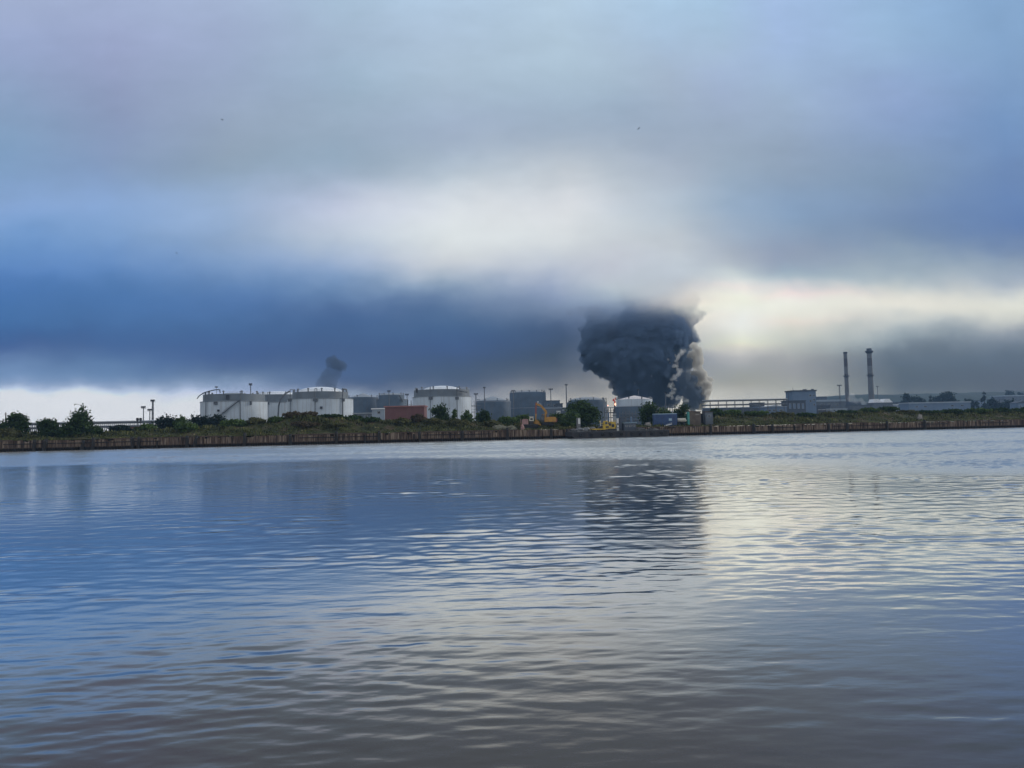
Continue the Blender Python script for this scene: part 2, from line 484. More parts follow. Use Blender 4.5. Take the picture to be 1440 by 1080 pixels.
# radiance of the sky: rows top to horizon, columns left to right
SKY = [
 [(0.4005,0.4755,0.6781),(0.3975,0.4753,0.6884),(0.4141,0.506,0.6991),(0.4057,0.549,0.6969),(0.4718,0.6226,0.7936),(0.5296,0.688,0.8432),(0.487,0.6564,0.8378),(0.4588,0.6511,0.8488),(0.4123,0.5975,0.7993),(0.3922,0.5398,0.798),(0.3403,0.5159,0.7598),(0.2503,0.4221,0.676)],
 [(0.3407,0.4124,0.6419),(0.3858,0.4452,0.6766),(0.363,0.4361,0.6318),(0.44,0.5564,0.72),(0.4604,0.5832,0.7288),(0.4514,0.5811,0.6975),(0.4319,0.5482,0.678),(0.4054,0.5278,0.6954),(0.4157,0.5513,0.7072),(0.3854,0.5258,0.7914),(0.3295,0.5005,0.7106),(0.2066,0.3513,0.5663)],
 [(0.3018,0.3924,0.5871),(0.2834,0.3337,0.5077),(0.3356,0.4185,0.5778),(0.349,0.4822,0.6076),(0.4555,0.5815,0.7056),(0.4597,0.5942,0.7165),(0.4191,0.5381,0.651),(0.399,0.4854,0.601),(0.3796,0.4725,0.6731),(0.3751,0.5024,0.6749),(0.2967,0.4029,0.6409),(0.2091,0.3534,0.6007)],
 [(0.2525,0.3808,0.5681),(0.2895,0.3615,0.547),(0.363,0.4525,0.5884),(0.3756,0.4656,0.5892),(0.3542,0.4284,0.5774),(0.3402,0.4299,0.5625),(0.2982,0.3866,0.525),(0.3268,0.4189,0.5514),(0.3513,0.4402,0.5653),(0.3332,0.4291,0.5803),(0.2691,0.3893,0.6551),(0.1529,0.2899,0.5449)],
 [(0.2112,0.3438,0.5416),(0.2349,0.3373,0.5301),(0.264,0.3486,0.4329),(0.2617,0.3848,0.4952),(0.4766,0.5791,0.6627),(0.5749,0.6232,0.6542),(0.5372,0.5928,0.637),(0.4613,0.5146,0.5999),(0.352,0.443,0.5439),(0.2857,0.3642,0.4673),(0.206,0.3077,0.4298),(0.1282,0.2288,0.4485)],
 [(0.2993,0.4532,0.7775),(0.2849,0.4429,0.7525),(0.3662,0.5025,0.7439),(0.6929,0.7274,0.9103),(0.8566,0.8809,0.9094),(0.848,0.8616,0.8907),(0.5983,0.6631,0.7419),(0.4842,0.5983,0.7073),(0.3275,0.4526,0.6204),(0.2328,0.358,0.5534),(0.2,0.2946,0.4781),(0.1031,0.2127,0.4592)],
 [(0.1735,0.3449,0.6489),(0.2295,0.383,0.6512),(0.2882,0.3943,0.5616),(0.5616,0.6437,0.7084),(0.8297,0.8834,0.8704),(0.7762,0.8105,0.7994),(0.7026,0.7464,0.7477),(0.5727,0.5985,0.6185),(0.411,0.4896,0.5811),(0.288,0.3874,0.5124),(0.1419,0.2341,0.4018),(0.05882,0.146,0.3774)],
 [(0.1036,0.2441,0.5647),(0.1487,0.31,0.6546),(0.2264,0.3607,0.6101),(0.3644,0.4786,0.7122),(0.7403,0.7577,0.7837),(0.638,0.6836,0.7521),(0.5544,0.5635,0.6551),(0.6933,0.7629,0.8231),(0.4197,0.4481,0.5207),(0.3266,0.3486,0.4698),(0.3533,0.4435,0.5125),(0.2764,0.3543,0.4341)],
 [(0.05576,0.1695,0.4457),(0.0641,0.1765,0.4225),(0.1155,0.2358,0.476),(0.1689,0.3054,0.531),(0.3144,0.4223,0.5533),(0.2821,0.3544,0.533),(0.6288,0.7118,0.7249),(0.496,0.5392,0.5948),(0.8832,1.004,0.9167),(0.3538,0.5513,0.6068),(0.5385,0.6099,0.6221),(0.3023,0.3801,0.5107)],
 [(0.04506,0.1544,0.4128),(0.05724,0.1622,0.407),(0.06891,0.1716,0.4264),(0.06352,0.1291,0.3036),(0.09305,0.1628,0.3188),(0.1989,0.2678,0.393),(0.2104,0.2805,0.4394),(1.141,1.008,0.8208),(1.881,0.9631,0.7745),(1.576,1.108,0.9593),(1.112,1.014,0.8236),(1.142,1.103,0.8745)],
 [(0.03263,0.1331,0.3614),(0.04407,0.1387,0.3584),(0.0382,0.1158,0.2884),(0.03285,0.09687,0.2574),(0.03683,0.1032,0.2332),(0.01871,0.05112,0.1489),(0.1588,0.188,0.2586),(1.011,0.945,0.7901),(1.917,1.828,1.004),(0.8031,0.8386,0.6894),(0.4619,0.5541,0.5795),(0.2701,0.314,0.3823)],
 [(0.01426,0.04643,0.2282),(0.02113,0.0694,0.2446),(0.0294,0.0805,0.275),(0.02527,0.05914,0.1805),(0.01754,0.05115,0.1915),(0.01235,0.02097,0.04293),(0.03728,0.06713,0.1624),(0.1721,0.2161,0.2617),(0.7071,0.6524,0.6661),(0.5459,0.5426,0.4833),(0.06517,0.08406,0.1033),(0.05617,0.09351,0.1194)],
 [(0.193,0.3243,0.5652),(0.1334,0.2528,0.4574),(0.02808,0.06575,0.2021),(0.03285,0.07864,0.2188),(0.01486,0.02899,0.05376),(0.02147,0.02687,0.03842),(0.2202,0.2151,0.2178),(0.2676,0.2545,0.2671),(0.3661,0.3731,0.2966),(0.323,0.2909,0.2634),(0.05258,0.07114,0.06359),(0.02147,0.03314,0.04282)],
 [(0.2198,0.3225,0.5508),(0.2144,0.3068,0.5207),(0.2704,0.3842,0.5371),(0.02518,0.04132,0.1262),(0.04133,0.05291,0.1076),(0.2085,0.1843,0.1559),(0.1316,0.1234,0.1072),(0.5182,0.5084,0.4055),(0.4246,0.3794,0.2675),(0.4844,0.484,0.375),(0.02249,0.0364,0.04378),(0.01999,0.02923,0.03986)],
 [(1.607,1.707,1.81),(1.495,1.607,1.741),(1.073,1.124,1.529),(0.4118,0.4796,0.5793),(0.3993,0.4118,0.4389),(0.5757,0.5287,0.4411),(0.5915,0.538,0.4335),(0.8062,0.7547,0.6247),(0.6442,0.6257,0.539),(0.6069,0.5823,0.5108),(0.1654,0.1797,0.1424),(0.05979,0.08621,0.07854)],
 [(1.741,1.793,1.845),(1.656,1.741,1.81),(1.198,1.223,1.591),(0.4748,0.5399,0.6299),(0.4649,0.4754,0.482),(0.6313,0.573,0.4656),(0.6544,0.5953,0.48),(0.8346,0.7808,0.654),(0.7092,0.6721,0.5666),(0.646,0.6195,0.5371),(0.1819,0.1962,0.1522),(0.0666,0.09304,0.08418)],
]
build_world()

sun_data = bpy.data.lights.new("sun", 'SUN')
sun_data.energy = 1.8; sun_data.angle = R(12); sun_data.color = (1.0, 0.94, 0.84)
sun = bpy.data.objects.new("sun", sun_data); COL.objects.link(sun)
sd = Vector((math.sin(R(SUN_AZ)) * math.cos(R(SUN_EL)), math.cos(R(SUN_AZ)) * math.cos(R(SUN_EL)), math.sin(R(SUN_EL))))
sun.rotation_euler = (-sd).to_track_quat('-Z', 'Y').to_euler()
sun.location = (300, 300, 250)

# ------------------------------------------------------------------ haze
HAZE_D = 0.00014
hz = bpy.data.materials.new('thin blue air')
nt, nd, lk = nodes_of(hz); nd.remove(nd['Principled BSDF'])
pv = N(nt, 'ShaderNodeVolumePrincipled')
pv.inputs['Color'].default_value = (0.30, 0.50, 0.80, 1); pv.inputs['Density'].default_value = HAZE_D
pv.inputs['Anisotropy'].default_value = 0.0
lk.new(pv.outputs[0], nd['Material Output'].inputs['Volume'])
HZ_TOP = 215.0
b = MB(); b.box((0, 1150, (HZ_TOP - 2) / 2), (7000, 3300, HZ_TOP + 2))
tag(b.build('haze', hz), kind='stuff')

# ------------------------------------------------------------------ water
def water_material():
    m = bpy.data.materials.new('river water')
    nt, nd, lk = nodes_of(m)
    nd.remove(nd['Principled BSDF'])
    body = N(nt, 'ShaderNodeBsdfDiffuse'); body.inputs['Color'].default_value = (0.046, 0.038, 0.036, 1)
    gl = N(nt, 'ShaderNodeBsdfGlossy'); gl.inputs['Color'].default_value = (0.98, 0.965, 0.92, 1)
    ra = N(nt, 'ShaderNodeAttribute', attribute_name='ripple'); lk.new(ra.outputs['Fac'], gl.inputs['Roughness'])
    lw = N(nt, 'ShaderNodeLayerWeight'); lw.inputs['Blend'].default_value = 0.5
    fr = N(nt, 'ShaderNodeFloatCurve')
    cu = fr.mapping.curves[0]
    cu.points[0].location = (0.0, 0.03); cu.points[1].location = (1.0, 1.0)
    for q in ((0.40, 0.04), (0.52, 0.062), (0.60, 0.108), (0.66, 0.205), (0.72, 0.43), (0.80, 0.77), (0.90, 0.96)):
        cu.points.new(*q)
    fr.mapping.update()
    lk.new(lw.outputs['Facing'], fr.inputs['Value'])
    ms = N(nt, 'ShaderNodeMixShader'); lk.new(fr.outputs[0], ms.inputs[0]); lk.new(body.outputs[0], ms.inputs[1]); lk.new(gl.outputs[0], ms.inputs[2])
    lk.new(ms.outputs[0], nd['Material Output'].inputs['Surface'])
    g = N(nt, 'ShaderNodeNewGeometry')
    def nz(sx, sy, scale, detail, rough=0.5):
        mp = N(nt, 'ShaderNodeMapping'); mp.inputs['Scale'].default_value = (sx, sy, 1)
        lk.new(g.outputs['Position'], mp.inputs['Vector'])
        n = N(nt, 'ShaderNodeTexNoise'); n.inputs['Scale'].default_value = scale; n.inputs['Detail'].default_value = detail
        n.inputs['Roughness'].default_value = rough
        lk.new(mp.outputs[0], n.inputs['Vector'])
        return n.outputs['Fac']
    def mth(op, a, b_=None, c=None):
        n = N(nt, 'ShaderNodeMath', operation=op)
        for i, v in enumerate((a, b_, c)):
            if v is None: continue
            if isinstance(v, (int, float)): n.inputs[i].default_value = v
            else: lk.new(v, n.inputs[i])
        return n.outputs[0]
    fine = nz(0.5, 1.0, 5.0, 3, 0.5)
    mid = nz(0.30, 1.0, 1.3, 3, 0.5)
    amp = 0.10
    h = mth('ADD', mth('MULTIPLY', fine, 0.10), mth('MULTIPLY', mid, 0.40))
    bp = N(nt, 'ShaderNodeBump'); bp.inputs['Distance'].default_value = 0.35
    bp.inputs['Strength'].default_value = amp; lk.new(h, bp.inputs['Height'])
    for q in (body, gl, lw):
        lk.new(bp.outputs['Normal'], q.inputs['Normal'])
    return m


def build_water():
    wm = water_material()
    # rows by distance (fine close by), columns fanned out; the ripples are real relief as far as the quay
    p = np.linspace(640, HC * F / 34.0, 450)            # 1440-px rows below the horizon
    near = HC * F / p
    step = near[-1] - near[-2]
    mid = np.concatenate([np.arange(near[-1] + 0.25, 115, 0.25), np.arange(115.2, 262, 0.42)])
    far = np.geomspace(263, 700, 12)
    back = np.linspace(-800, near[0] - 0.02, 10)
    ys = np.concatenate([back, near, mid, far])
    tt = np.linspace(-1, 1, 800); us = 1.05 * (0.6 * tt + 0.4 * tt ** 3)
    YY, UU = np.meshgrid(ys, us, indexing='ij')
    reach = np.maximum(YY, 5.0) + 13.0
    XX = UU * reach
    XX[:, 0] = -3500; XX[:, -1] = 3500
    ZZ = np.zeros_like(XX)
    r = np.random.default_rng(21)
    def field(s, seed, n=9, ax=0.45):
        rr = np.random.default_rng(seed); o = 0
        for i in range(n):
            a = rr.uniform(0, 2 * math.pi); kk = 2 * math.pi / (s * rr.uniform(0.6, 2.0))
            o = o + np.cos(kk * (XX * math.cos(a) * ax + YY * math.sin(a)) + rr.uniform(0, 6.3))
        return o / math.sqrt(n / 2)
    g1 = np.clip(0.80 + 0.45 * field(9, 3), 0.12, 1.9)
    g2 = np.clip(0.80 + 0.50 * field(5, 8), 0.10, 2.0)
    wx = 0.45 * field(7, 12)
    # calmer towards the right foreground, livelier in the middle reach
    dist = np.hypot(XX, YY)
    calm = np.clip((dist - 5) / 20, 0.42, 1.0) * (1 - 0.35 * np.clip((-XX - 2) / 14, 0, 1) * np.clip(1.6 - dist / 60, 0, 1))
    calm = calm * (1 - 0.5 * np.clip((XX - 2) / 5, 0, 1) * np.clip(1.7 - dist / 14, 0, 1))
    # a breeze ruffles the far reach along the quay; its edge wanders
    edge = YY + 1.1 * np.maximum(XX - 5, 0) + 5.0 * field(40, 31, ax=0.3) + 1.5 * field(9, 33, ax=0.3)
    ruf = np.clip((edge - 74) / 16.0, 0, 1); ruf = ruf * ruf * (3 - 2 * ruf)
    dstep = np.maximum(np.gradient(ys), 1e-3)[:, None] * np.ones_like(XX)
    def waves(n, lmin, lmax, mean, spread, slope, pw, env):
        nonlocal ZZ
        lam = np.exp(r.uniform(math.log(lmin), math.log(lmax), n))
        th = r.normal(mean, spread, n)
        k = 2 * math.pi / lam
        amp = slope * (lam / 0.7) ** pw / k / math.sqrt(n / 2)
        ph = r.uniform(0, 2 * math.pi, n)
        for i in range(n):
            keep = np.clip(lam[i] / (1.6 * dstep) - 0.5, 0, 1)
            g = (g1 if i % 2 else g2) * env
            ZZ += keep * g * amp[i] * np.sin(k[i] * (XX * math.sin(th[i]) + YY * math.cos(th[i])) + ph[i] + wx * 1.4)
    # livelier patch in the open reach to the right
    bx = np.clip((XX - 3) / 9, 0, 1) * np.clip((dist - 17) / 14, 0, 1)
    calm2 = calm * (1 - 0.55 * ruf) * (1 + 0.9 * bx * bx * (3 - 2 * bx))
    waves(64, 0.24, 0.85, -0.05, 0.28, 0.052, 0.0, calm2)       # short ripples
    waves(22, 0.85, 2.2, 0.05, 0.20, 0.016, 0.0, calm2)          # longer swell
    waves(24, 0.45, 1.6, 0.95, 0.30, 0.014, 0.0, calm2)          # cross chop
    waves(24, 0.45, 1.6, -0.95, 0.30, 0.014, 0.0, calm2)
    waves(26, 0.10, 0.30, 0.0, 0.45, 0.016, 0.0, calm2)         # capillary texture close by
    # wind ruffle: short steep wavelets of every phase
    rr = np.random.default_rng(99)
    rough = rr.normal(size=ZZ.shape)
    rough = sum(np.roll(rough, q, 1) for q in range(-2, 3)) / math.sqrt(5)
    ZZ += ruf * rough * 0.025 * np.clip(0.8 + 0.4 * field(14, 55, ax=0.3), 0.3, 1.6)
    ZZ *= np.clip((YY - 5.8) / 0.9, 0, 1) * np.clip((1 - np.abs(tt)) / 0.05, 0, 1)[None, :]
    V = np.stack([XX, YY, ZZ], -1).reshape(-1, 3)
    o = grid_object('water', V, len(ys), len(us), wm)
    # ripples too small to model: a roughness that grows with the breeze
    at_ = o.data.attributes.new('ripple', 'FLOAT', 'POINT')
    rp = 0.03 + 0.12 * np.clip((dist - 18) / 50, 0, 1) * (1 - ruf) + 0.20 * ruf
    at_.data.foreach_set('value', rp.astype(np.float32).ravel())
    tag(o, kind='structure')


build_water()

# ------------------------------------------------------------------ land
ZG = 2.62
_prof_px = [-200, 0, 100, 200, 280, 330, 380, 395, 413, 440, 470, 500, 540, 560, 600, 640, 690, 715, 740, 760, 800, 870, 920, 985, 1000, 1030, 1060, 1100, 1150, 1180, 1200, 1245, 1265, 1300, 1350, 1400, 1440, 1640]
_prof_py = [612, 609.5, 607.5, 604, 600, 595, 592, 587, 582, 582, 584, 588, 590, 590, 588, 590, 592, 596, 594, 590, 598, 600, 598, 598, 582, 581, 581, 583, 582, 580, 578, 575, 578, 579, 578, 577, 577, 576]


def crest(px):
    py = float(np.interp(px, _prof_px, _prof_py))
    q, _ = quay(px, 14)
    return max(at(px, py, q.y).z - 0.7, ZG + 0.15)


_cs = []; _cz = []
for _px in range(-200, 1641, 8):
    _q, _s = quay(_px, 14)
    _cs.append(_s); _cz.append(crest(_px))
_cs = np.array(_cs); _cz = np.array(_cz)


def land_z(s, d):
    """Ground height at s metres along the quay and d metres inland."""
    cz = np.interp(s, _cs, _cz)
    t = np.clip((d - 0.4) / 13.0, 0, 1); up = t * t * (3 - 2 * t)
    t2 = np.clip((d - 17.0) / 22.0, 0, 1); dn = t2 * t2 * (3 - 2 * t2)
    z = ZG + (cz - ZG) * up
    z = z + (3.0 - z) * dn
    bump = 0.16 * np.sin(s * 0.61 + d * 0.9) + 0.13 * np.sin(s * 1.37 - d * 0.7 + 1.0) + 0.10 * np.sin(s * 0.23 + 2.0)
    return z + bump * np.clip(d / 3.0, 0, 1) * np.clip(1 - (d - 60) / 40, 0, 1)


def land_material():
    m = bpy.data.materials.new('rough ground')
    nt, nd, lk = nodes_of(m)
    b = nd['Principled BSDF']; b.inputs['Roughness'].default_value = 0.95
    b.inputs['Specular IOR Level'].default_value = 0.15
    g = N(nt, 'ShaderNodeNewGeometry')
    n1 = N(nt, 'ShaderNodeTexNoise'); n1.inputs['Scale'].default_value = 0.22; n1.inputs['Detail'].default_value = 8
    n2 = N(nt, 'ShaderNodeTexNoise'); n2.inputs['Scale'].default_value = 1.6; n2.inputs['Detail'].default_value = 6
    lk.new(g.outputs['Position'], n1.inputs['Vector']); lk.new(g.outputs['Position'], n2.inputs['Vector'])
    r = N(nt, 'ShaderNodeValToRGB'); e = r.color_ramp.elements
    e[0].position = 0.35; e[0].color = (0.022, 0.026, 0.012, 1); e[1].position = 0.62; e[1].color = (0.085, 0.065, 0.040, 1)
    k = e.new(0.5); k.color = (0.045, 0.050, 0.020, 1)
    lk.new(n1.outputs['Fac'], r.inputs['Fac'])
    mx = N(nt, 'ShaderNodeMix', data_type='RGBA', blend_type='MULTIPLY'); mx.inputs['Factor'].default_value = 0.7
    r2 = N(nt, 'ShaderNodeMapRange'); r2.inputs['From Min'].default_value = 0.3; r2.inputs['From Max'].default_value = 0.7; r2.inputs['To Min'].default_value = 0.5; r2.inputs['To Max'].default_value = 1.3
    lk.new(n2.outputs['Fac'], r2.inputs['Value'])
    lk.new(r.outputs['Color'], mx.inputs['A']); lk.new(r2.outputs['Result'], mx.inputs['B'])
    lk.new(mx.outputs['Result'], b.inputs['Base Color'])
    return m


LANDM = land_material()


def build_land():
    ss = np.concatenate([np.linspace(-4500, -320, 14), np.arange(-300, 480, 1.6), np.linspace(500, 5000, 14)])
    dd = np.concatenate([np.array([0.28]), np.arange(0.9, 42, 0.9), np.geomspace(44, 9000, 40)])
    S, D = np.meshgrid(ss, dd, indexing='ij')
    Zv = land_z(S, D)
    Xv = WA.x + WD.x * S + WN.x * D
    Yv = WA.y + WD.y * S + WN.y * D
    o = grid_object('ground', np.stack([Xv, Yv, Zv], -1).reshape(-1, 3), len(ss), len(dd), LANDM)
    tag(o, kind='structure')


build_land()


def Pq(s, d, z=None):
    p = WA + WD * s + WN * d
    return Vector((p.x, p.y, float(land_z(np.array(s), np.array(d))) if z is None else z))


def ground(px, d):
    """Standing point in direction px, d metres inland of the quay."""
    q, s = quay(px, d)
    return Pq(s, d)


FLAT = 2.95          # level of the works yard farther inland


def spot(px, Y):
    return Vector((X(px, Y), Y, FLAT))


# ------------------------------------------------------------------ hills
def build_hills():
    hm = mat('wooded hillside', (0.030, 0.045, 0.030), 0.95, var=0.5, scale=0.01, coord='Object', spec=0.1)
    pts = []
    Y = 2100
    xs = np.linspace(X(1090, Y), X(1900, Y), 260)
    px0, px1 = 1090, 1900
    nr = 7
    V = []
    for i, x in enumerate(xs):
        t = i / (len(xs) - 1); px = px0 + (px1 - px0) * t
        top = float(np.interp(px, [1090, 1130, 1160, 1200, 1260, 1330, 1400, 1440, 1700, 1900], [572, 566, 556, 554, 553, 551.5, 550, 549, 545, 556]))
        h = max(Z(px, top, Y) - 2.5, 1.0)
        h *= 1 + 0.025 * mnoise.noise(Vector((x * 0.015, 0.3, 0))) + 0.02 * mnoise.noise(Vector((x * 0.05, 2.3, 0)))
        for k in range(nr):
            a = k / (nr - 1)
            V.append((x + 40 * mnoise.noise(Vector((x * 0.003, a, 5))), Y + 800 * (a - 0.5), -1 + (h + 1) * math.sin(math.pi * a) ** 0.7 if 0 < a < 1 else -1.5))
    o = grid_object('hills', np.array(V), len(xs), nr, hm)
    tag(o, kind='structure')


build_hills()

# ------------------------------------------------------------------ quay wall and piles
def wall_material():
    m = bpy.data.materials.new('rusty sheet piling')
    nt, nd, lk = nodes_of(m)
    b = nd['Principled BSDF']; b.inputs['Roughness'].default_value = 0.9; b.inputs['Specular IOR Level'].default_value = 0.2
    tc = N(nt, 'ShaderNodeTexCoord'); sp = N(nt, 'ShaderNodeSeparateXYZ'); lk.new(tc.outputs['Object'], sp.inputs[0])
    mp = N(nt, 'ShaderNodeMapping'); mp.inputs['Scale'].default_value = (2.2, 2.2, 0.2); lk.new(tc.outputs['Object'], mp.inputs['Vector'])
    n1 = N(nt, 'ShaderNodeTexNoise'); n1.inputs['Scale'].default_value = 1.0; n1.inputs['Detail'].default_value = 6; lk.new(mp.outputs[0], n1.inputs['Vector'])
    r = N(nt, 'ShaderNodeValToRGB'); e = r.color_ramp.elements
    e[0].position = 0.32; e[0].color = (0.028, 0.020, 0.016, 1); e[1].position = 0.70; e[1].color = (0.30, 0.235, 0.175, 1)
    k = e.new(0.5); k.color = (0.115, 0.080, 0.060, 1)
    lk.new(n1.outputs['Fac'], r.inputs['Fac'])
    # weed and slime up to the usual high-water mark
    ad = N(nt, 'ShaderNodeMath', operation='MULTIPLY_ADD'); lk.new(n1.outputs['Fac'], ad.inputs[0]); ad.inputs[1].default_value = -0.9; lk.new(sp.outputs['Z'], ad.inputs[2])
    wr = N(nt, 'ShaderNodeMapRange', interpolation_type='SMOOTHSTEP'); lk.new(ad.outputs[0], wr.inputs['Value'])
    wr.inputs['From Min'].default_value = 0.05; wr.inputs['From Max'].default_value = 0.5
    mx = N(nt, 'ShaderNodeMix', data_type='RGBA'); mx.inputs['A'].default_value = (0.012, 0.011, 0.009, 1)
    lk.new(wr.outputs[0], mx.inputs['Factor']); lk.new(r.outputs['Color'], mx.inputs['B'])
    lk.new(mx.outputs['Result'], b.inputs['Base Color'])
    return m


def build_wall():
    root = thing('quay_wall', WA + WD * 0, 'long rusty brown sheet pile quay wall along the far shore', 'quay wall', rz=math.atan2(WD.y, WD.x))
    # local axes: x along the quay, y inland
    pitch = 0.62
    V = []; Fc = []
    s0, s1 = -330.0, 520.0
    n = int((s1 - s0) / pitch)
    prev = None
    r = random.Random(4)
    lean = 0; topn = 0
    for i in range(n):
        s = s0 + i * pitch
        top = ZG - 0.10 + 0.22 * mnoise.noise(Vector((s * 0.09, 0, 0))) + r.uniform(-0.09, 0.09)
        if r.random() < 0.10: top -= r.uniform(0.1, 0.5)
        off = 0.17 * r.uniform(0.7, 1.2)
        a, bb = pitch * 0.36, pitch * 0.50
        for (x, y) in ((s, 0.0), (s + a, 0.0), (s + bb, off), (s + pitch * 0.86, off), (s + pitch, 0.0)):
            V.append((x, y, -1.2)); V.append((x, y, top))
        k = len(V) - 10
        for j in range(4):
            Fc.append((k + 2 * j, k + 2 * j + 2, k + 2 * j + 3, k + 2 * j + 1))
    m = MB(); m.v = V; m.f = Fc
    m.build('sheet_piling', wall_material(), root)
    # capping beam in broken lengths, and the earth fill behind it shown as a thin step
    c = MB(); s = s0
    while s < s1:
        L = r.uniform(5, 14)
        if r.random() < 0.62:
            c.box((s + L / 2, 0.14, ZG + r.uniform(-0.04, 0.04)), (L - 0.1, 0.42, 0.22))
        s += L
    c.build('capping_beam', MT['cap'], root)
    w = MB(); s = s0
    while s < s1:
        L = r.uniform(9, 12)
        if r.random() < 0.45:
            w.box((s + L / 2, -0.09, 1.75 + r.uniform(-0.05, 0.05)), (L - 0.3, 0.16, 0.20))
        s += L
    w.build('waling_beam', MT['pile'], root)


build_wall()

PILES = [(48, 0.06, 1.0), (62.5, 0.16, 1.0), (116, 0.10, 0.8), (130.5, 0.05, 1.1), (186.5, -0.05, 1.1), (194.5, 0.09, 1.1), (221, 0.0, 0.6),
         (263, 0.02, 1.1), (274, 0.16, 1.05), (343.5, 0.04, 1.3), (408, 0.02, 1.05), (473, 0.0, 1.2), (513, 0.0, 0.7), (533, 0.02, 1.15),
         (582, 0.0, 0.7), (590, 0.0, 1.0), (650, 0.01, 1.0), (713.6, 0.0, 1.25), (775, 0.0, 1.05), (797, 0.03, 0.95), (999, 0.02, 1.15), (1060, 0.0, 1.1),
         (1086, 0.0, 1.0), (1117, 0.0, 0.75), (1165, 0.0, 0.9), (1191, 0.0, 1.0), (1247, 0.0, 1.15), (1300, 0.0, 1.15)]


def build_piles():
    where = ['left edge of the photo', 'left of the round dark bush', 'below the tall loose tree', 'under the tall loose tree']
    for i, (px, lean, hf) in enumerate(PILES):
        q, s = quay(px, -0.42)
        top = ZG + 0.15 + (hf - 1.0) * 2.2
        thin = hf < 0.8
        r0 = 0.22 if thin else 0.42
        r = random.Random(i)
        t = thing('mooring_pile', (q.x, q.y, 0), PILE_LABELS[i], 'mooring pile', 'dark timber piles along the quay wall')
        w = math.atan2(WD.y, WD.x)
        dx, dy = math.cos(w), math.sin(w)
        m = MB()
        pts = [(-lean * 2.0 * dx * 0.6, -lean * 2.0 * dy * 0.6, -1.2), (0, 0, 0.6), (lean * top * dx, lean * top * dy, top)]
        n = 10
        m.tube(pts[0], pts[1], r0 * 1.05, r0, n); m.tube(pts[1], pts[2], r0, r0 * 0.88, n)
        m.build('shaft', MT['pile'], t)
        if not thin:
            bnd = MB()
            f = (top - 0.35) / top
            bnd.tube((lean * (top - 0.45) * dx, lean * (top - 0.45) * dy, top - 0.45), (lean * (top - 0.25) * dx, lean * (top - 0.25) * dy, top - 0.25), r0 * 0.93, r0 * 0.92, n)
            bnd.build('iron_band', MT['dark_steel'], t)


PILE_LABELS = [
 'dark pile on the quay wall between the two left round bushes, nearly upright',
 'leaning dark pile on the quay wall just below the round dark bush',
 'short dark pile on the quay wall below the tall loose left tree',
 'upright dark pile on the quay wall just right of the tall loose left tree',
 'dark pile on the quay wall below the small brick hut, left of its leaning neighbour',
 'leaning dark pile on the quay wall below the small brick hut',
 'thin short stake on the quay wall below the lattice light mast',
 'upright dark pile on the quay wall left of the first white tank',
 'strongly leaning dark pile on the quay wall left of the first white tank',
 'tall dark pile on the quay wall below the stair of the first white tank',
 'dark pile on the quay wall below the left side of the brown mound',
 'dark pile on the quay wall below the dome of the second white tank',
 'thin short stake on the quay wall below the dark blue tanks',
 'dark pile on the quay wall just left below the red shed',
 'thin stake on the quay wall below the right end of the red shed',
 'dark pile on the quay wall below the gap between red shed and third white tank',
 'dark pile on the quay wall below the right half of the third white tank',
 'tall dark pile on the quay wall just left of the old crawler crane',
 'dark pile on the quay wall directly below the yellow excavator',
 'dark pile at the left end of the moored barge',
 'dark pile on the quay wall below the grey shed beside the brown shed',
 'stout dark pile on the quay wall below the right pipe bridge',
 'dark pile on the quay wall below the low pale building at the right pipe bridge',
 'thin stake on the quay wall below the blue clad boiler house',
 'low dark pile on the quay wall left of the shorter chimney',
 'dark pile on the quay wall directly below the shorter chimney',
 'dark pile on the quay wall right of the taller chimney',
 'rightmost dark pile, on the quay wall below the long low warehouse',
]
build_piles()

# ------------------------------------------------------------------ vegetation
def leaf_quads(centers, size, rs, flat=0.0):
    n = len(centers)
    a = rs.normal(size=(n, 3)); a /= np.linalg.norm(a, axis=1)[:, None]
    c = rs.normal(size=(n, 3)); b = np.cross(a, c); b /= np.linalg.norm(b, axis=1)[:, None]
    sz = size * rs.uniform(0.6, 1.35, n)[:, None]
    a = a * sz; b = b * sz * 0.62
    C = centers
    return np.stack([C - a * 0.9, C + b * 0.9 - a * 0.1, C + a, C - b * 0.9 - a * 0.1], 1)


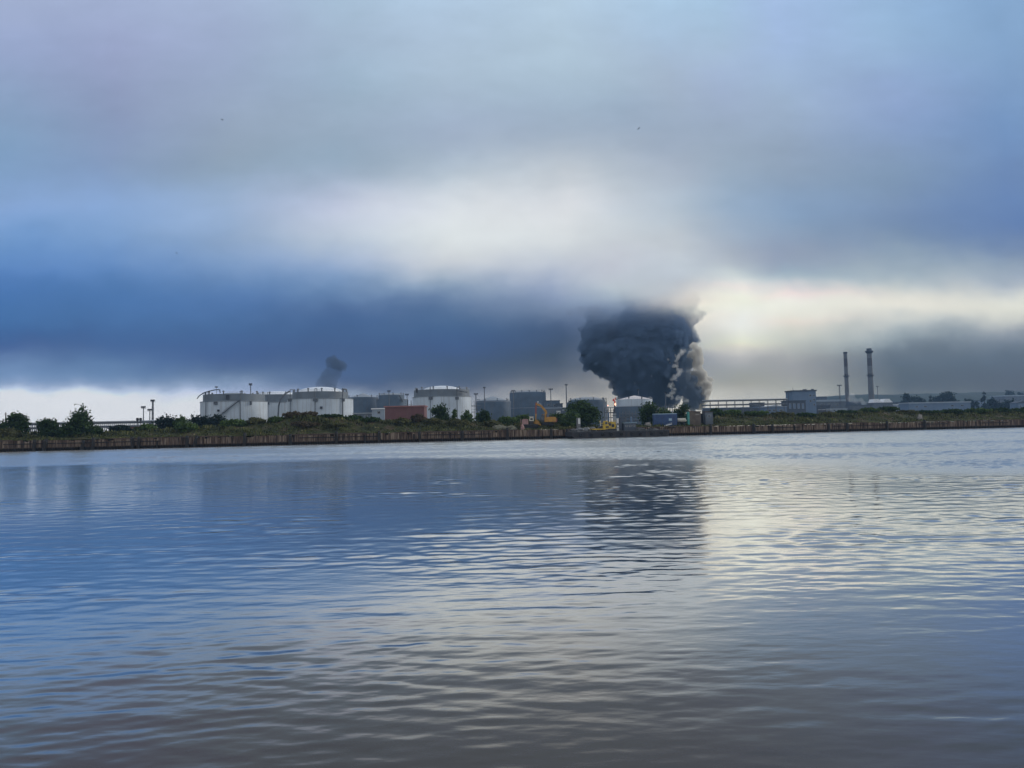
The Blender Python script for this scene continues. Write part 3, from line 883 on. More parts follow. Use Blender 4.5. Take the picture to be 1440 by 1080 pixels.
def crown_points(rs, h, w, base, n_cl, per, shape='round', spread=0.16):
    """Leaf positions in clumps spread over an uneven crown. h,w crown height and width; base = height of its underside."""
    cl = []
    tries = 0
    lob = [(rs.uniform(-0.5, 0.5), rs.uniform(-0.5, 0.5), rs.uniform(0.25, 0.95), rs.uniform(0.3, 0.55)) for _ in range(9)]
    while len(cl) < n_cl and tries < n_cl * 60:
        tries += 1
        x, y = rs.uniform(-1, 1, 2); z = rs.uniform(0, 1)
        if shape == 'cone':
            rad = max(0.05, (1 - z) ** 0.8) * (0.8 + 0.2 * math.sin(z * 22))
            ok = math.hypot(x, y) < rad
        elif shape == 'tall':
            rad = 0.55 + 0.45 * math.sin(math.pi * min(1, z * 1.15 + 0.05)) - 0.35 * z
            ang = math.atan2(y, x)
            rad *= 0.72 + 0.28 * math.sin(ang * 3 + z * 9) + 0.12 * math.sin(ang * 5 - z * 14)
            ok = math.hypot(x, y) < rad
        else:
            rad = math.sqrt(max(0, 1 - (2 * z - 0.85) ** 2)) if z > 0.42 else 0.72 + 0.28 * z / 0.42
            ang = math.atan2(y, x)
            rad *= 0.88 + 0.13 * math.sin(ang * 3 + z * 6) + 0.08 * math.sin(ang * 7 - z * 11)
            ok = math.hypot(x, y) < rad
        if ok and math.hypot(x, y) < 0.35 and rs.random() < 0.4:
            ok = False
        if ok:
            cl.append((x * w / 2, y * w / 2, base + z * h))
    cl = np.array(cl)
    sp = spread * min(h, w)
    P = np.repeat(cl, per, axis=0) + rs.normal(size=(len(cl) * per, 3)) * np.array([sp, sp, sp * 0.75])
    return P, cl


def tree(px, d, py_top, w_px, label, m='leaf_dark', name='tree', cat='tree', group=None, shape='round', leaf=0.34, dens=1.0, gap=0.1, trunk=True, Y=None, spread=0.13):
    g = spot(px, Y) if Y else ground(px, d)
    Yd = g.y
    h = at(px, py_top, Yd).z - g.z
    w = w_px * Yd / F
    rs = np.random.default_rng(int(px * 7 + (py_top * 3)))
    t = thing(name, g, label, cat, group)
    n_cl = int(max(16, 46 * dens)); per = int(34)
    P, cl = crown_points(rs, h * (1 - gap), w * 0.86, h * gap, n_cl, per, shape, spread)
    P[:, 2] = np.maximum(P[:, 2], 0.05)
    quads_object('crown', leaf_quads(P, leaf * (Yd / 195.0 if Y else 1), rs), MT[m], t)
    if trunk:
        b = MB()
        rt = max(0.09, 0.028 * h)
        b.tube((0, 0, -0.3), (0.1, 0.05, h * 0.45), rt, rt * 0.65, 8)
        b.tube((0.1, 0.05, h * 0.45), (0.0, 0.0, h * 0.85), rt * 0.65, rt * 0.2, 7)
        for k in rs.choice(len(cl), min(9, len(cl)), replace=False):
            z0 = h * rs.uniform(0.2, 0.55)
            b.tube((0.08, 0.04, z0), cl[k], rt * 0.4, rt * 0.1, 5)
        b.build('trunk', MT['bark'], t)
    return t


TG = 'trees and bushes on the far shore'
tree(24.5, 9, 580.5, 29, 'round dark green tree at far left with a pointed top', 'leaf_dark', dens=1.6, gap=0.03)
tree(67, 9, 587.5, 27, 'squat round dark bush between two trees on the left bank', 'leaf_dark', name='bush', cat='bush', dens=1.5, gap=0.02)
tree(113, 9, 572.5, 36, 'tall loose tree with open upper branches on the left bank', 'leaf_dark', shape='tall', dens=1.5, gap=0.02, leaf=0.36)
tree(2, 8, 592, 18, 'low dark bush cut by the left edge of the picture', 'leaf_dark', name='bush', cat='bush', dens=0.8, gap=0.0)
tree(818, 13, 563, 56, 'big round dark green tree right of the excavator', 'leaf_dark', dens=3.4, gap=0.02, leaf=0.42, spread=0.09)
tree(802, 8, 577, 26, 'lighter green bush leaning on the left foot of the big round tree', 'leaf_mid', name='bush', cat='bush', dens=1.2, gap=0.0)
tree(912, 16, 564, 28, 'dark round tree left behind the blue container', 'leaf_dark', dens=1.8, gap=0.02)
tree(934, 20, 573, 26, 'low green tree directly behind the blue container', 'leaf_mid', dens=1.2, gap=0.0)
tree(960, 18, 564.5, 25, 'dark green tree behind the turquoise door of the brown shed', 'leaf_dark', dens=1.6, gap=0.02)
tree(620, 16, 569, 25, 'dark bush in front of the left half of the third white tank', 'leaf_dark', name='bush', cat='bush', dens=1.2, gap=0.0)
tree(639, 15, 571, 10, 'narrow pointed young tree in front of the third white tank', 'leaf_mid', shape='cone', dens=0.7, gap=0.02, leaf=0.28)
tree(656.5, 13, 578, 17, 'ragged green bush at the right foot of the third white tank', 'leaf_mid', name='bush', cat='bush', shape='tall', dens=0.9, gap=0.0)
tree(681, 15, 576, 18, 'round very dark bush right of the third white tank', 'leaf_dark', name='bush', cat='bush', dens=1.0, gap=0.0)
tree(672, 20, 574, 8, 'thin upright sapling beside the very dark round bush', 'leaf_mid', shape='cone', dens=0.5, gap=0.03, leaf=0.26)

# bushes on the bank: each one its own
BUSH = [
 (14, 6, 602, 30, 'leaf_olive', 'low pale olive bush under the far left round tree'),
 (92, 8, 599, 26, 'leaf_dark', 'low dark bush at the left foot of the tall loose tree'),
 (134, 8, 600, 22, 'leaf_dark', 'low dark bush at the right foot of the tall loose tree'),
 (170, 16, 598, 34, 'leaf_blue', 'low dark hedge bush in front of the left pipe bridge'),
 (206, 18, 597, 30, 'leaf_mid', 'green bush just right of the small brick hut'),
 (236, 24, 584.5, 36, 'leaf_blue', 'dark rounded bush below the lattice light mast'),
 (254, 21, 583, 16, 'leaf_mid', 'small pointed bush between two dark bushes left of the first tank'),
 (282, 24, 583.5, 30, 'leaf_blue', 'dark bush at the left foot of the first white tank'),
 (303, 24, 583, 30, 'leaf_blue', 'dark bush hiding the base of the first white tank'),
 (262, 10, 594, 36, 'leaf_mid', 'low green bush in front of the dark bushes left of the tanks'),
 (330, 12, 590, 44, 'leaf_mid', 'wide light green bush before the first white tank stair'),
 (360, 13, 588, 34, 'leaf_olive', 'olive bush in front of the right half of the first tank'),
 (388, 13, 586, 30, 'leaf_mid', 'light green bush on the left slope of the brown mound'),
 (412, 14, 578.5, 34, 'leaf_brown', 'brown green bush on top of the brown mound'),
 (436, 14, 579.5, 30, 'leaf_brown', 'brown bush on the right shoulder of the mound'),
 (466, 13, 583, 38, 'leaf_dark', 'dark bush below the dome of the second white tank'),
 (497, 13, 584.5, 34, 'leaf_dark', 'dark bush at the right foot of the second white tank'),
 (428, 7, 593, 46, 'leaf_brown', 'withered brown weeds at the front of the mound'),
 (470, 6, 596, 44, 'leaf_olive', 'low olive bush on the quay edge below the second tank'),
 (522, 12, 587, 30, 'leaf_dark', 'dark bush between second tank and red shed'),
 (566, 10, 588, 30, 'leaf_olive', 'olive bush below the middle of the red shed'),
 (588, 11, 583, 24, 'leaf_brown', 'brown bush at the right end of the red shed'),
 (608, 9, 589, 36, 'leaf_olive', 'olive bush below the left side of the third white tank'),
 (644, 8, 590, 40, 'leaf_olive', 'wide olive bush below the narrow pointed young tree'),
 (692, 9, 591, 34, 'leaf_olive', 'olive bush right below the very dark round bush'),
 (714, 14, 586, 30, 'leaf_mid', 'green bush below the large grey tank'),
 (736, 17, 583, 30, 'leaf_mid', 'green bush behind the old crawler crane'),
 (785, 14, 581.8, 24, 'leaf_mid', 'green bush between excavator and big round tree'),
 (1008, 14, 575, 26, 'leaf_dark', 'dark bush right of the grey shed'),
 (1030, 14, 576.5, 34, 'leaf_mid', 'green bush below the left end of the right pipe bridge'),
 (1062, 13, 578, 42, 'leaf_mid', 'light green bush below the middle of the right pipe bridge'),
 (1098, 13, 579.5, 40, 'leaf_olive', 'olive bush below the low pale building'),
 (1132, 12, 581, 36, 'leaf_dark', 'dark low bush below the blue clad boiler house'),
 (1164, 13, 580, 34, 'leaf_olive', 'olive bush right of the blue clad boiler house'),
 (1190, 13, 577, 36, 'leaf_dark', 'dark bush below the shorter chimney'),
 (1222, 14, 573.5, 40, 'leaf_mid', 'green bush below the taller chimney'),
 (1250, 14, 572, 34, 'leaf_dark', 'dark bush below the white roofed shed'),
 (1276, 12, 577, 30, 'leaf_olive', 'olive bush at the left end of the long warehouse'),
 (1306, 12, 577, 40, 'leaf_dark', 'dark bush below the door of the long warehouse'),
 (1340, 12, 575.5, 40, 'leaf_dark', 'dark bush below the right part of the long warehouse'),
 (1374, 12, 574.5, 40, 'leaf_mid', 'green bush right of the long warehouse'),
 (1408, 12, 574, 40, 'leaf_dark', 'dark bush below the row of dark spruces'),
 (1438, 12, 573.5, 36, 'leaf_dark', 'dark bush at the right edge of the picture'),
]
for (px, d, py, w, m, lab) in BUSH:
    tree(px, d, py, w, lab, m, name='bush', cat='bush', group='bushes on the bank behind the quay wall', dens=0.8 + w / 60, gap=0.0, trunk=True, leaf=0.33, spread=0.15)


def build_weeds():
    rs = np.random.default_rng(77)
    n = 90000
    s = rs.uniform(-60, 420, n); d = 0.25 + 24 * rs.random(n) ** 1.5
    keep = rs.random(n) < 0.35 + 0.65 * (np.sin(s * 0.31 + d * 0.4) * np.sin(s * 0.083 + 1) * 0.5 + 0.5)
    s, d = s[keep], d[keep]; n = len(s)
    z = land_z(s, d)
    x = WA.x + WD.x * s + WN.x * d; y = WA.y + WD.y * s + WN.y * d
    h = rs.uniform(0.25, 0.85, n) * (0.6 + 0.6 * np.clip(d / 8, 0, 1)); w = rs.uniform(0.10, 0.26, n)
    a = rs.uniform(0, math.pi, n); tx = rs.normal(0, 0.25, n); ty = rs.normal(0, 0.25, n)
    ca, sa = np.cos(a) * w, np.sin(a) * w
    # thistle and reed patches stand taller and leave bare gaps between
    pt = np.sin(s * 0.17 + 1.3) * np.sin(d * 0.5 + s * 0.05) + 0.6 * np.sin(s * 0.53 + d * 0.8)
    h = h * (0.75 + 0.55 * np.clip(pt, -0.8, 1.4))
    z0 = z - 0.1
    Q = np.stack([
        np.stack([x - ca, y - sa, z0], -1), np.stack([x + ca, y + sa, z0], -1),
        np.stack([x + ca * 0.6 + tx * h, y + sa * 0.6 + ty * h, z0 + h], -1), np.stack([x - ca * 0.9 + tx * h, y - sa * 0.9 + ty * h, z0 + h * 0.85], -1)], 1)
    o = quads_object('weeds', Q, MT['weeds'])
    tag(o, 'rough grass and weeds covering the bank behind the quay wall', 'weeds', kind='stuff')


build_weeds()

# far trees on the right, beyond the works
FT = 'hazy trees beyond the works'
for (px, Y, py, w, sh, lab, dn) in [
    (1277, 900, 551.5, 18, 'round', 'hazy round tree right of the white roofed shed', 1.6),
    (1291, 930, 552, 20, 'round', 'hazy broad tree above the left end of the warehouse', 1.6),
    (1309.5, 900, 550, 11, 'cone', 'hazy pointed spruce above the warehouse', 1.0),
    (1320, 940, 552, 16, 'round', 'hazy small tree between spruce and tall round tree', 1.2),
    (1334, 920, 546, 22, 'round', 'tallest hazy round tree above the warehouse', 2.2),
    (1346, 950, 557, 14, 'round', 'hazy low tree at the right end of the warehouse roof', 1.0),
    (1364, 860, 557, 13, 'round', 'hazy dark tree just right of the warehouse', 1.2),
    (1376, 850, 559, 14, 'cone', 'low hazy spruce left of the tall dark spruce', 1.0),
    (1385.5, 820, 549.5, 12, 'cone', 'tall dark spruce right of the warehouse', 1.4),
    (1397, 840, 557, 16, 'round', 'dark hazy tree right of the tall spruce', 1.4),
    (1407, 830, 556, 12, 'cone', 'pointed dark spruce below the roof trees', 1.2),
    (1420, 835, 559, 20, 'round', 'dark hazy tree below the pale building at the right edge', 1.5),
    (1433, 850, 565, 16, 'round', 'low hazy bush tree at the far right edge', 1.0)]:
    tree(px, 0, py, w, lab, 'leaf_blue', group=FT, shape=sh, dens=dn, gap=0.02, Y=Y, leaf=0.28, spread=0.10)
for (px, py, w, lab) in [(1421, 545.5, 21, 'flat topped dark clump of trees on the rise at the right edge'), (1437, 547.5, 12, 'small dark tree at the very right edge of the rise')]:
    tree(px, 0, py, w, lab, 'leaf_blue', group=FT, dens=1.4, gap=0.0, Y=1400, leaf=0.25, spread=0.10)

# ------------------------------------------------------------------ storage tanks
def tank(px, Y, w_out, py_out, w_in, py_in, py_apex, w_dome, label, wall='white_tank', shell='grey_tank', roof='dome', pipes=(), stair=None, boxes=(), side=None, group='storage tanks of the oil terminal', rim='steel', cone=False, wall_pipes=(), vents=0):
    """A tank with a lower outer wall, a taller inner shell, a roof, and the fittings seen on it (px positions)."""
    g = spot(px, Y)
    k = Y / F
    t = thing('storage_tank', g, label, 'storage tank', group)
    Ro = w_out * k / 2; Ri = w_in * k / 2
    ho = Z(px, py_out, Y) - g.z; hi = Z(px, py_in, Y) - g.z; ha = Z(px, py_apex, Y) - g.z
    if w_out > 0:
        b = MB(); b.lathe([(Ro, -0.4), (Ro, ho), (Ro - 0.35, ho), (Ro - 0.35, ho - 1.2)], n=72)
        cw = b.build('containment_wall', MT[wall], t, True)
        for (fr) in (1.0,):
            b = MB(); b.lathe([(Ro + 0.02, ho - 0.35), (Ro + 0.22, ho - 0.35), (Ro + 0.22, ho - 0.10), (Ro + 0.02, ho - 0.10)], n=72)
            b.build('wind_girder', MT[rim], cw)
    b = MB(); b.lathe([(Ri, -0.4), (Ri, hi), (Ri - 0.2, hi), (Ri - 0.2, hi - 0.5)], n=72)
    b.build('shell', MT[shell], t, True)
    # roof
    Rd = w_dome * k / 2
    prof = [(Ri - 0.15, hi - 0.25)]
    if cone:
        prof += [(Rd, hi + 0.05), (Rd * 0.5, hi + (ha - hi) * 0.55), (0.4, ha), (0.01, ha)]
    else:
        prof += [(Rd, hi + 0.02)] + [(Rd * math.cos(a), hi + (ha - hi) * math.sin(a)) for a in np.linspace(0.12, math.pi / 2 - 0.02, 9)]
    b = MB(); b.lathe(prof, n=48)
    b.build('dome_roof', MT[roof], t, True)
    # handrail round the rim
    b = MB(); nr = 28
    zt = hi + 1.1
    b.lathe([(Ri - 0.05, zt), (Ri + 0.05, zt), (Ri + 0.05, zt + 0.1), (Ri - 0.05, zt + 0.1), (Ri - 0.05, zt)], n=60)
    b.lathe([(Ri - 0.04, zt - 0.55), (Ri + 0.04, zt - 0.55), (Ri + 0.04, zt - 0.48), (Ri - 0.04, zt - 0.48), (Ri - 0.04, zt - 0.55)], n=60)
    for i in range(nr):
        a = 2 * math.pi * i / nr
        b.box((Ri * math.cos(a), Ri * math.sin(a), hi + 0.5), (0.07, 0.07, 1.25))
    b.build('handrail', MT['pale_steel'], t)
    # fittings on the camera-facing side, given by picture column
    def rim_xy(qpx, Rr):
        x = X(qpx, Y) - g.x
        x = max(-Rr * 0.995, min(Rr * 0.995, x))
        return x, -math.sqrt(max(Rr * Rr - x * x, 0))
    for (qpx, r) in pipes:
        x, y = rim_xy(qpx, Ri); xo, yo = rim_xy(qpx, max(Ro, Ri) + 0.5)
        b = MB(); b.path([(x, y + 0.6, hi - 0.2), (x, y + 0.6, hi + 1.5), (xo, yo - 0.1, hi + 1.3), (xo, yo - 0.1, 0.2)], r, 8)
        b.build('riser_pipe', MT['steel'], t)
    for (qpx, qpy, w, h, nm, mm) in boxes:
        x, y = rim_xy(qpx, (Ri if qpy < py_out or w_out == 0 else Ro) + 0.15)
        z = Z(qpx, qpy, Y) - g.z
        b = MB(); b.box((x, y - 0.3, z), (w, 0.9, h)); b.box((x, y - 0.3, z + h / 2 + 0.08), (w * 1.15, 1.05, 0.16))
        b.build(nm, MT[mm], t)
    if stair:
        (x0p, y0p, x1p, y1p) = stair
        R_ = max(Ro, Ri) + 0.9
        b = MB(); st = 26
        pts = []
        for i in range(st + 1):
            f = i / st
            qx = x0p + (x1p - x0p) * f; qy = y0p + (y1p - y0p) * f
            x, y = rim_xy(qx, R_); pts.append(Vector((x, y, max(Z(qx, qy, Y) - g.z, 0.0))))
        for a_, b_ in zip(pts, pts[1:]):
            b.tube(a_, b_, 0.28, 0.28, 4); b.tube(a_ + Vector((0, 0, 1.1)), b_ + Vector((0, 0, 1.1)), 0.06, 0.06, 4)
            mid = (a_ + b_) / 2
            b.box((mid.x, mid.y, mid.z + 0.1), (1.0, 0.9, 0.12)); b.box((mid.x, mid.y, mid.z + 0.6), (0.07, 0.07, 1.1))
        b.build('spiral_stair', MT['steel'], t)
    for i in range(vents):
        a = 2 * math.pi * i / vents + 0.3
        b = MB(); b.tube((Ri * 0.93 * math.cos(a), Ri * 0.93 * math.sin(a), hi - 0.1), (Ri * 0.93 * math.cos(a), Ri * 0.93 * math.sin(a), hi + 1.3), 0.35, 0.35, 8)
        b.tube((Ri * 0.93 * math.cos(a), Ri * 0.93 * math.sin(a), hi + 1.3), (Ri * 0.93 * math.cos(a), Ri * 0.93 * math.sin(a), hi + 1.9), 0.7, 0.5, 8)
        b.build('roof_vent', MT['steel'], t)
    return t


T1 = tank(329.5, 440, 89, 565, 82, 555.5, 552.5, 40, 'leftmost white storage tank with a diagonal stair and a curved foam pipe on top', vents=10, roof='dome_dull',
     pipes=[(305.5, 0.22), (352.5, 0.25)], boxes=[(321, 568.5, 2.0, 1.4, 'platform', 'steel'), (325, 578.5, 1.0, 1.0, 'manway', 'dark_steel'), (336, 560, 1.6, 2.0, 'hatch', 'dark_steel'), (363.5, 568, 0.9, 1.8, 'platform', 'steel')], stair=(324, 589, 352, 564.5))
# the arched pipe over its roof
k = 440 / F
b = MB()
_g = T1.location
def _loc(px, py, Y=440, dy=-14): 
    return (X(px, Y) - _g.x, dy, Z(px, py, Y) - _g.z)
b.path([_loc(291, 562), _loc(294, 558), _loc(300, 554), (_loc(308, 551.5)), _loc(316, 549.8), _loc(322, 549.6), _loc(322.5, 554.5)], 0.3, 6)
b.build('foam_pipe', MT['steel'], T1)
b = MB(); b.tube(_loc(317.5, 555), _loc(317.5, 546), 0.15, 0.1, 6); b.box(_loc(317.5, 546), (1.6, 0.6, 0.7)); b.build('roof_mast', MT['steel'], T1)

tank(391, 540, 80, 566.5, 72, 556, 550.3, 56, 'white storage tank half hidden between its two larger neighbours', vents=10,
     boxes=[(390, 568.5, 2.0, 1.6, 'platform', 'steel'), (383.5, 579, 1.3, 1.3, 'manway', 'dark_steel')], pipes=[(390, 0.2)])
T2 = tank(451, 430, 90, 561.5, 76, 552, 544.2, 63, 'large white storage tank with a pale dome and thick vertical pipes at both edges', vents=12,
     pipes=[(418, 0.2), (455.5, 0.2), (488.5, 0.35)], boxes=[(418, 564, 2.4, 1.5, 'platform', 'steel'), (456, 564, 2.4, 1.4, 'platform', 'steel'), (463.5, 574.5, 1.1, 1.1, 'manway', 'dark_steel'), (489, 563.5, 1.6, 1.6, 'platform', 'steel')])
_g = T2.location
b = MB()
b.path([_loc(405.5, 589, 430, -19), _loc(406.5, 572, 430, -19), _loc(409, 563, 430, -19), _loc(414, 556, 430, -18), _loc(419, 552, 430, -16)], 0.45, 8)
b.build('bent_pipe', MT['steel'], T2)

tank(511, 640, 46, 561.3, 42, 559, 552.8, 30, 'dark blue grey tank with a low cone roof right of the second white tank', wall='blue_tank', shell='blue_tank', roof='dome_dull', vents=6, cone=True)
tank(551, 620, 42, 562, 36, 556, 553, 30, 'dark blue grey tank behind the red shed with a handrail on top', wall='blue_tank', shell='blue_tank', roof='dome_dull', vents=8, stair=(569, 566, 565, 557))
tank(622, 500, 82, 558.5, 78, 549, 542.6, 52, 'white storage tank with a bright dome right of the red shed', vents=12,
     pipes=[(610, 0.2), (646, 0.22)], boxes=[(610.5, 561.5, 2.6, 1.8, 'platform', 'steel'), (646, 561.5, 2.4, 1.6, 'platform', 'steel'), (590, 551, 1.2, 2.4, 'hatch', 'dark_steel')], stair=(659, 553, 645, 551))
tank(694, 660, 50, 565.3, 47, 564, 557, 44, 'grey tank with a low pointed roof right of the third white tank', wall='blue_tank', shell='blue_tank', roof='dome_dull', vents=8, cone=True, rim='pale_steel')
T5 = tank(743, 720, 72, 574, 51, 552.5, 549.5, 40, 'tall grey tank with roof frames inside a low pale rimmed wall', wall='blue_tank', shell='blue_tank', roof='dome_dull', vents=14, rim='pale_steel')
_g = T5.location; _h = Z(743, 552.5, 720) - _g.z
for _i in range(7):
    _x = -15.5 + _i * 5.2
    b = MB(); b.path([(_x, -9, _h - 0.2), (_x, -9, _h + 2.6), (_x, 9, _h + 2.6), (_x, 9, _h - 0.2)], 0.16, 5); b.build('roof_frame', MT['pale_steel'], T5)
b = MB(); b.tube((-15.5, -9, _h + 2.6), (15.7, -9, _h + 2.6), 0.14, None, 5); b.build('frame_rail', MT['pale_steel'], T5)
tank(826, 600, 56, 565.5, 52, 563, 558.5, 46, 'grey domed tank behind the big round tree', wall='blue_tank', shell='blue_tank', roof='dome_dull', vents=8, pipes=[(848, 0.2), (852, 0.2)])
tank(893, 560, 54, 571.5, 50, 562, 556.3, 50, 'grey tank with a pale warm low roof in front of the smoke', wall='blue_tank', shell='white_tank', roof='dome_pale', vents=8, cone=True, rim='pale_steel', pipes=[(899, 0.18)])

# ------------------------------------------------------------------ pipework between the tanks
def pipework(px0, px1, py_top, Y, label, seed):
    r = random.Random(seed)
    pc = (px0 + px1) / 2
    g = spot(pc, Y); k = Y / F
    w = (px1 - px0) * k; h = Z(pc, py_top, Y) - g.z
    t = thing('pipework', g, label, 'pipework', 'pipework between the tanks')
    n = max(3, int(w / 1.6))
    for i in range(n):
        x = -w / 2 + w * i / (n - 1)
        b = MB(); hh = h * r.uniform(0.7, 1.0)
        b.tube((x, 0, 0), (x, 0, hh), 0.16, 0.16, 6); b.tube((x, 2.2, 0), (x, 2.2, hh), 0.16, 0.16, 6); b.tube((x, 0, hh), (x, 2.2, hh), 0.14, 0.14, 6)
        b.build('column', MT['steel'], t)
    for z in (0.35, 0.58, 0.8):
        b = MB(); b.tube((-w / 2 - 0.4, 0.3, h * z), (w / 2 + 0.4, 0.3, h * z), r.uniform(0.2, 0.4), None, 8); b.build('pipe', MT['pale_steel' if r.random() < 0.4 else 'steel'], t)
    for i in range(max(1, n // 3)):
        x = r.uniform(-w / 2, w / 2)
        b = MB(); b.lathe([(0.1, h * 0.15), (0.7, h * 0.2), (0.7, h * 0.55), (0.1, h * 0.6)], (x, -0.8, 0), 12, True); b.tube((x, -0.8, 0), (x, -0.8, h * 0.2), 0.2, 0.2, 6); b.build('vessel', MT['blue_wall' if r.random() < 0.5 else 'steel'], t)
    b = MB(); b.box((0, 1.1, h * 0.68), (w, 2.4, 0.14)); b.build('walkway', MT['dark_steel'], t)


for (a, c, top, Y, lab, sd_) in [
    (569, 583, 560, 560, 'dark pipework between dark blue tank and third white tank', 1),
    (663, 676, 563, 590, 'dark pipework just right of the third white tank', 2),
    (792, 803, 571, 580, 'low pipework between annex and the grey domed tank', 3),
    (851, 868, 567, 570, 'tangled pipework left of the pale roofed tank below the flame', 4),
    (872, 899, 578, 470, 'low pipework in front of the pale roofed tank', 5),
    (919, 950, 567, 580, 'pipework behind the trees right of the pale roofed tank', 6),
    (1000, 1030, 573, 420, 'low pipework under the left half of the right pipe bridge', 7),
    (1152, 1172, 572, 620, 'low pipework right of the boiler house', 8)]:
    pipework(a, c, top, Y, lab, sd_)

# ------------------------------------------------------------------ light masts
MAST_G = 'floodlight masts of the terminal'


def light_mast(px, py_top, Y, label, w=0.5, head=2.6, lattice=False):
    g = spot(px, Y)
    h = Z(px, py_top, Y) - g.z
    t = thing('light_mast', g, label, 'light mast', MAST_G)
    b = MB()
    if lattice:
        s0, s1 = w * 1.6, w * 0.9
        for i, j in ((-1, -1), (1, -1), (1, 1), (-1, 1)):
            b.tube((i * s0, j * s0, 0), (i * s1, j * s1, h), 0.14, 0.12, 5)
        n = int(h / 2.0)
        for q in range(n):
            z0, z1 = h * q / n, h * (q + 1) / n
            a, c = s0 + (s1 - s0) * q / n, s0 + (s1 - s0) * (q + 1) / n
            b.tube((-a, -a, z0), (c, -c, z1), 0.07, 0.07, 4); b.tube((-a, a, z0), (c, c, z1), 0.07, 0.07, 4)
            b.tube((-a, -a, z0), (-c, c, z1), 0.07, 0.07, 4); b.tube((a, -a, z0), (c, c, z1), 0.07, 0.07, 4)
    else:
        b.tube((0, 0, 0), (0, 0, h), w * 0.75, w * 0.45, 10)
    b.build('mast', MT['steel'], t)
    p = MB(); p.box((0, 0, h - 0.6), (head, head * 0.7, 0.18)); p.box((0, -head * 0.35, h - 0.1), (head, 0.08, 0.08)); p.box((0, head * 0.35, h - 0.1), (head, 0.08, 0.08))
    p.build('platform', MT['dark_steel'], t)
    for i in (-1, 0, 1):
        l = MB(); l.box((i * head * 0.4, -0.25, h + 0.15), (head * 0.3, 0.5, 0.9)); l.box((i * head * 0.4, -0.52, h + 0.15), (head * 0.22, 0.06, 0.66))
        l.build('floodlight', MT['dark_steel'], t)
    return t


for a in [
    (201.5, 572.8, 400, 'left of the three light masts above the left pipe bridge'),
    (210.5, 576.5, 420, 'middle and lowest of the three light masts above the left pipe bridge')]:
    light_mast(*a[:3], a[3], w=0.5, head=2.2)
light_mast(214.6, 563.5, 400, 'tall lattice light mast beside the left pipe bridge', w=0.26, head=2.0, lattice=True)
light_mast(352.5, 540.5, 455, 'tall light mast rising behind the first white tank', w=0.6, head=1.8)
light_mast(547.5, 550, 560, 'light mast in front of the dark blue tank behind the red shed', w=0.6, head=2.2)
light_mast(573, 554.8, 560, 'small light mast between the dark blue tank and the third white tank', w=0.6, head=2.4)
light_mast(670, 554, 600, 'thick short light mast right of the third white tank', w=0.9, head=3.0)
light_mast(682, 545, 640, 'tall slim light mast between third white tank and grey tank', w=0.7, head=2.0)
light_mast(722.5, 549.5, 640, 'light mast at the left shoulder of the tall grey tank', w=0.6, head=2.6)
light_mast(775.5, 547.3, 640, 'wide headed light mast right of the tall grey tank', w=0.7, head=3.4)
light_mast(797.5, 541, 640, 'tallest light mast, standing alone left of the smoke', w=0.9, head=2.2)
light_mast(899, 548, 660, 'light mast behind the pale roofed tank against the smoke', w=0.6, head=2.2)
light_mast(937, 552.5, 620, 'light mast at the right side of the dark smoke', w=0.6, head=1.6)
light_mast(1182.5, 541.8, 900, 'lattice light mast left of the shorter chimney', w=0.45, head=5.0, lattice=True)
light_mast(1236, 543.5, 1250, 'faint light mast right of the taller chimney', w=0.9, head=4.0)
for px, lab in ((193.2, 'left one of two short dark posts beside the brick hut'), (197.6, 'right one of two short dark posts beside the brick hut')):
    g = ground(px, 30); h = at(px, 587.5, g.y).z - g.z
    t = thing('lamp_post', g, lab, 'lamp post', 'short posts by the brick hut')
    b = MB(); b.tube((0, 0, -0.2), (0, 0, h - 0.5), 0.12, 0.10, 8); b.build('post', MT['dark_steel'], t)
    b = MB(); b.lathe([(0.1, h - 0.9), (0.38, h - 0.7), (0.38, h - 0.1), (0.1, h)], n=10, close=True); b.build('lamp_head', MT['dark_steel'], t)
for px, top, lab in ((7.5, 580, 'taller thin pole at the far left beside the round tree'), (4, 589, 'short thin pole at the far left edge'), (16.8, 580.5, 'thin pole rising behind the far left round tree')):
    g = ground(px, 12); h = at(px, top, g.y).z - g.z
    t = thing('wooden_pole', g, lab, 'pole', 'thin poles at the far left')
    b = MB(); b.tube((0, 0, -0.2), (0, 0, h), 0.17, 0.11, 8); b.build('shaft', MT['pile'], t)
    b = MB(); b.box((0, 0, h - 0.4), (0.7, 0.1, 0.1)); b.build('crossarm', MT['pile'], t)


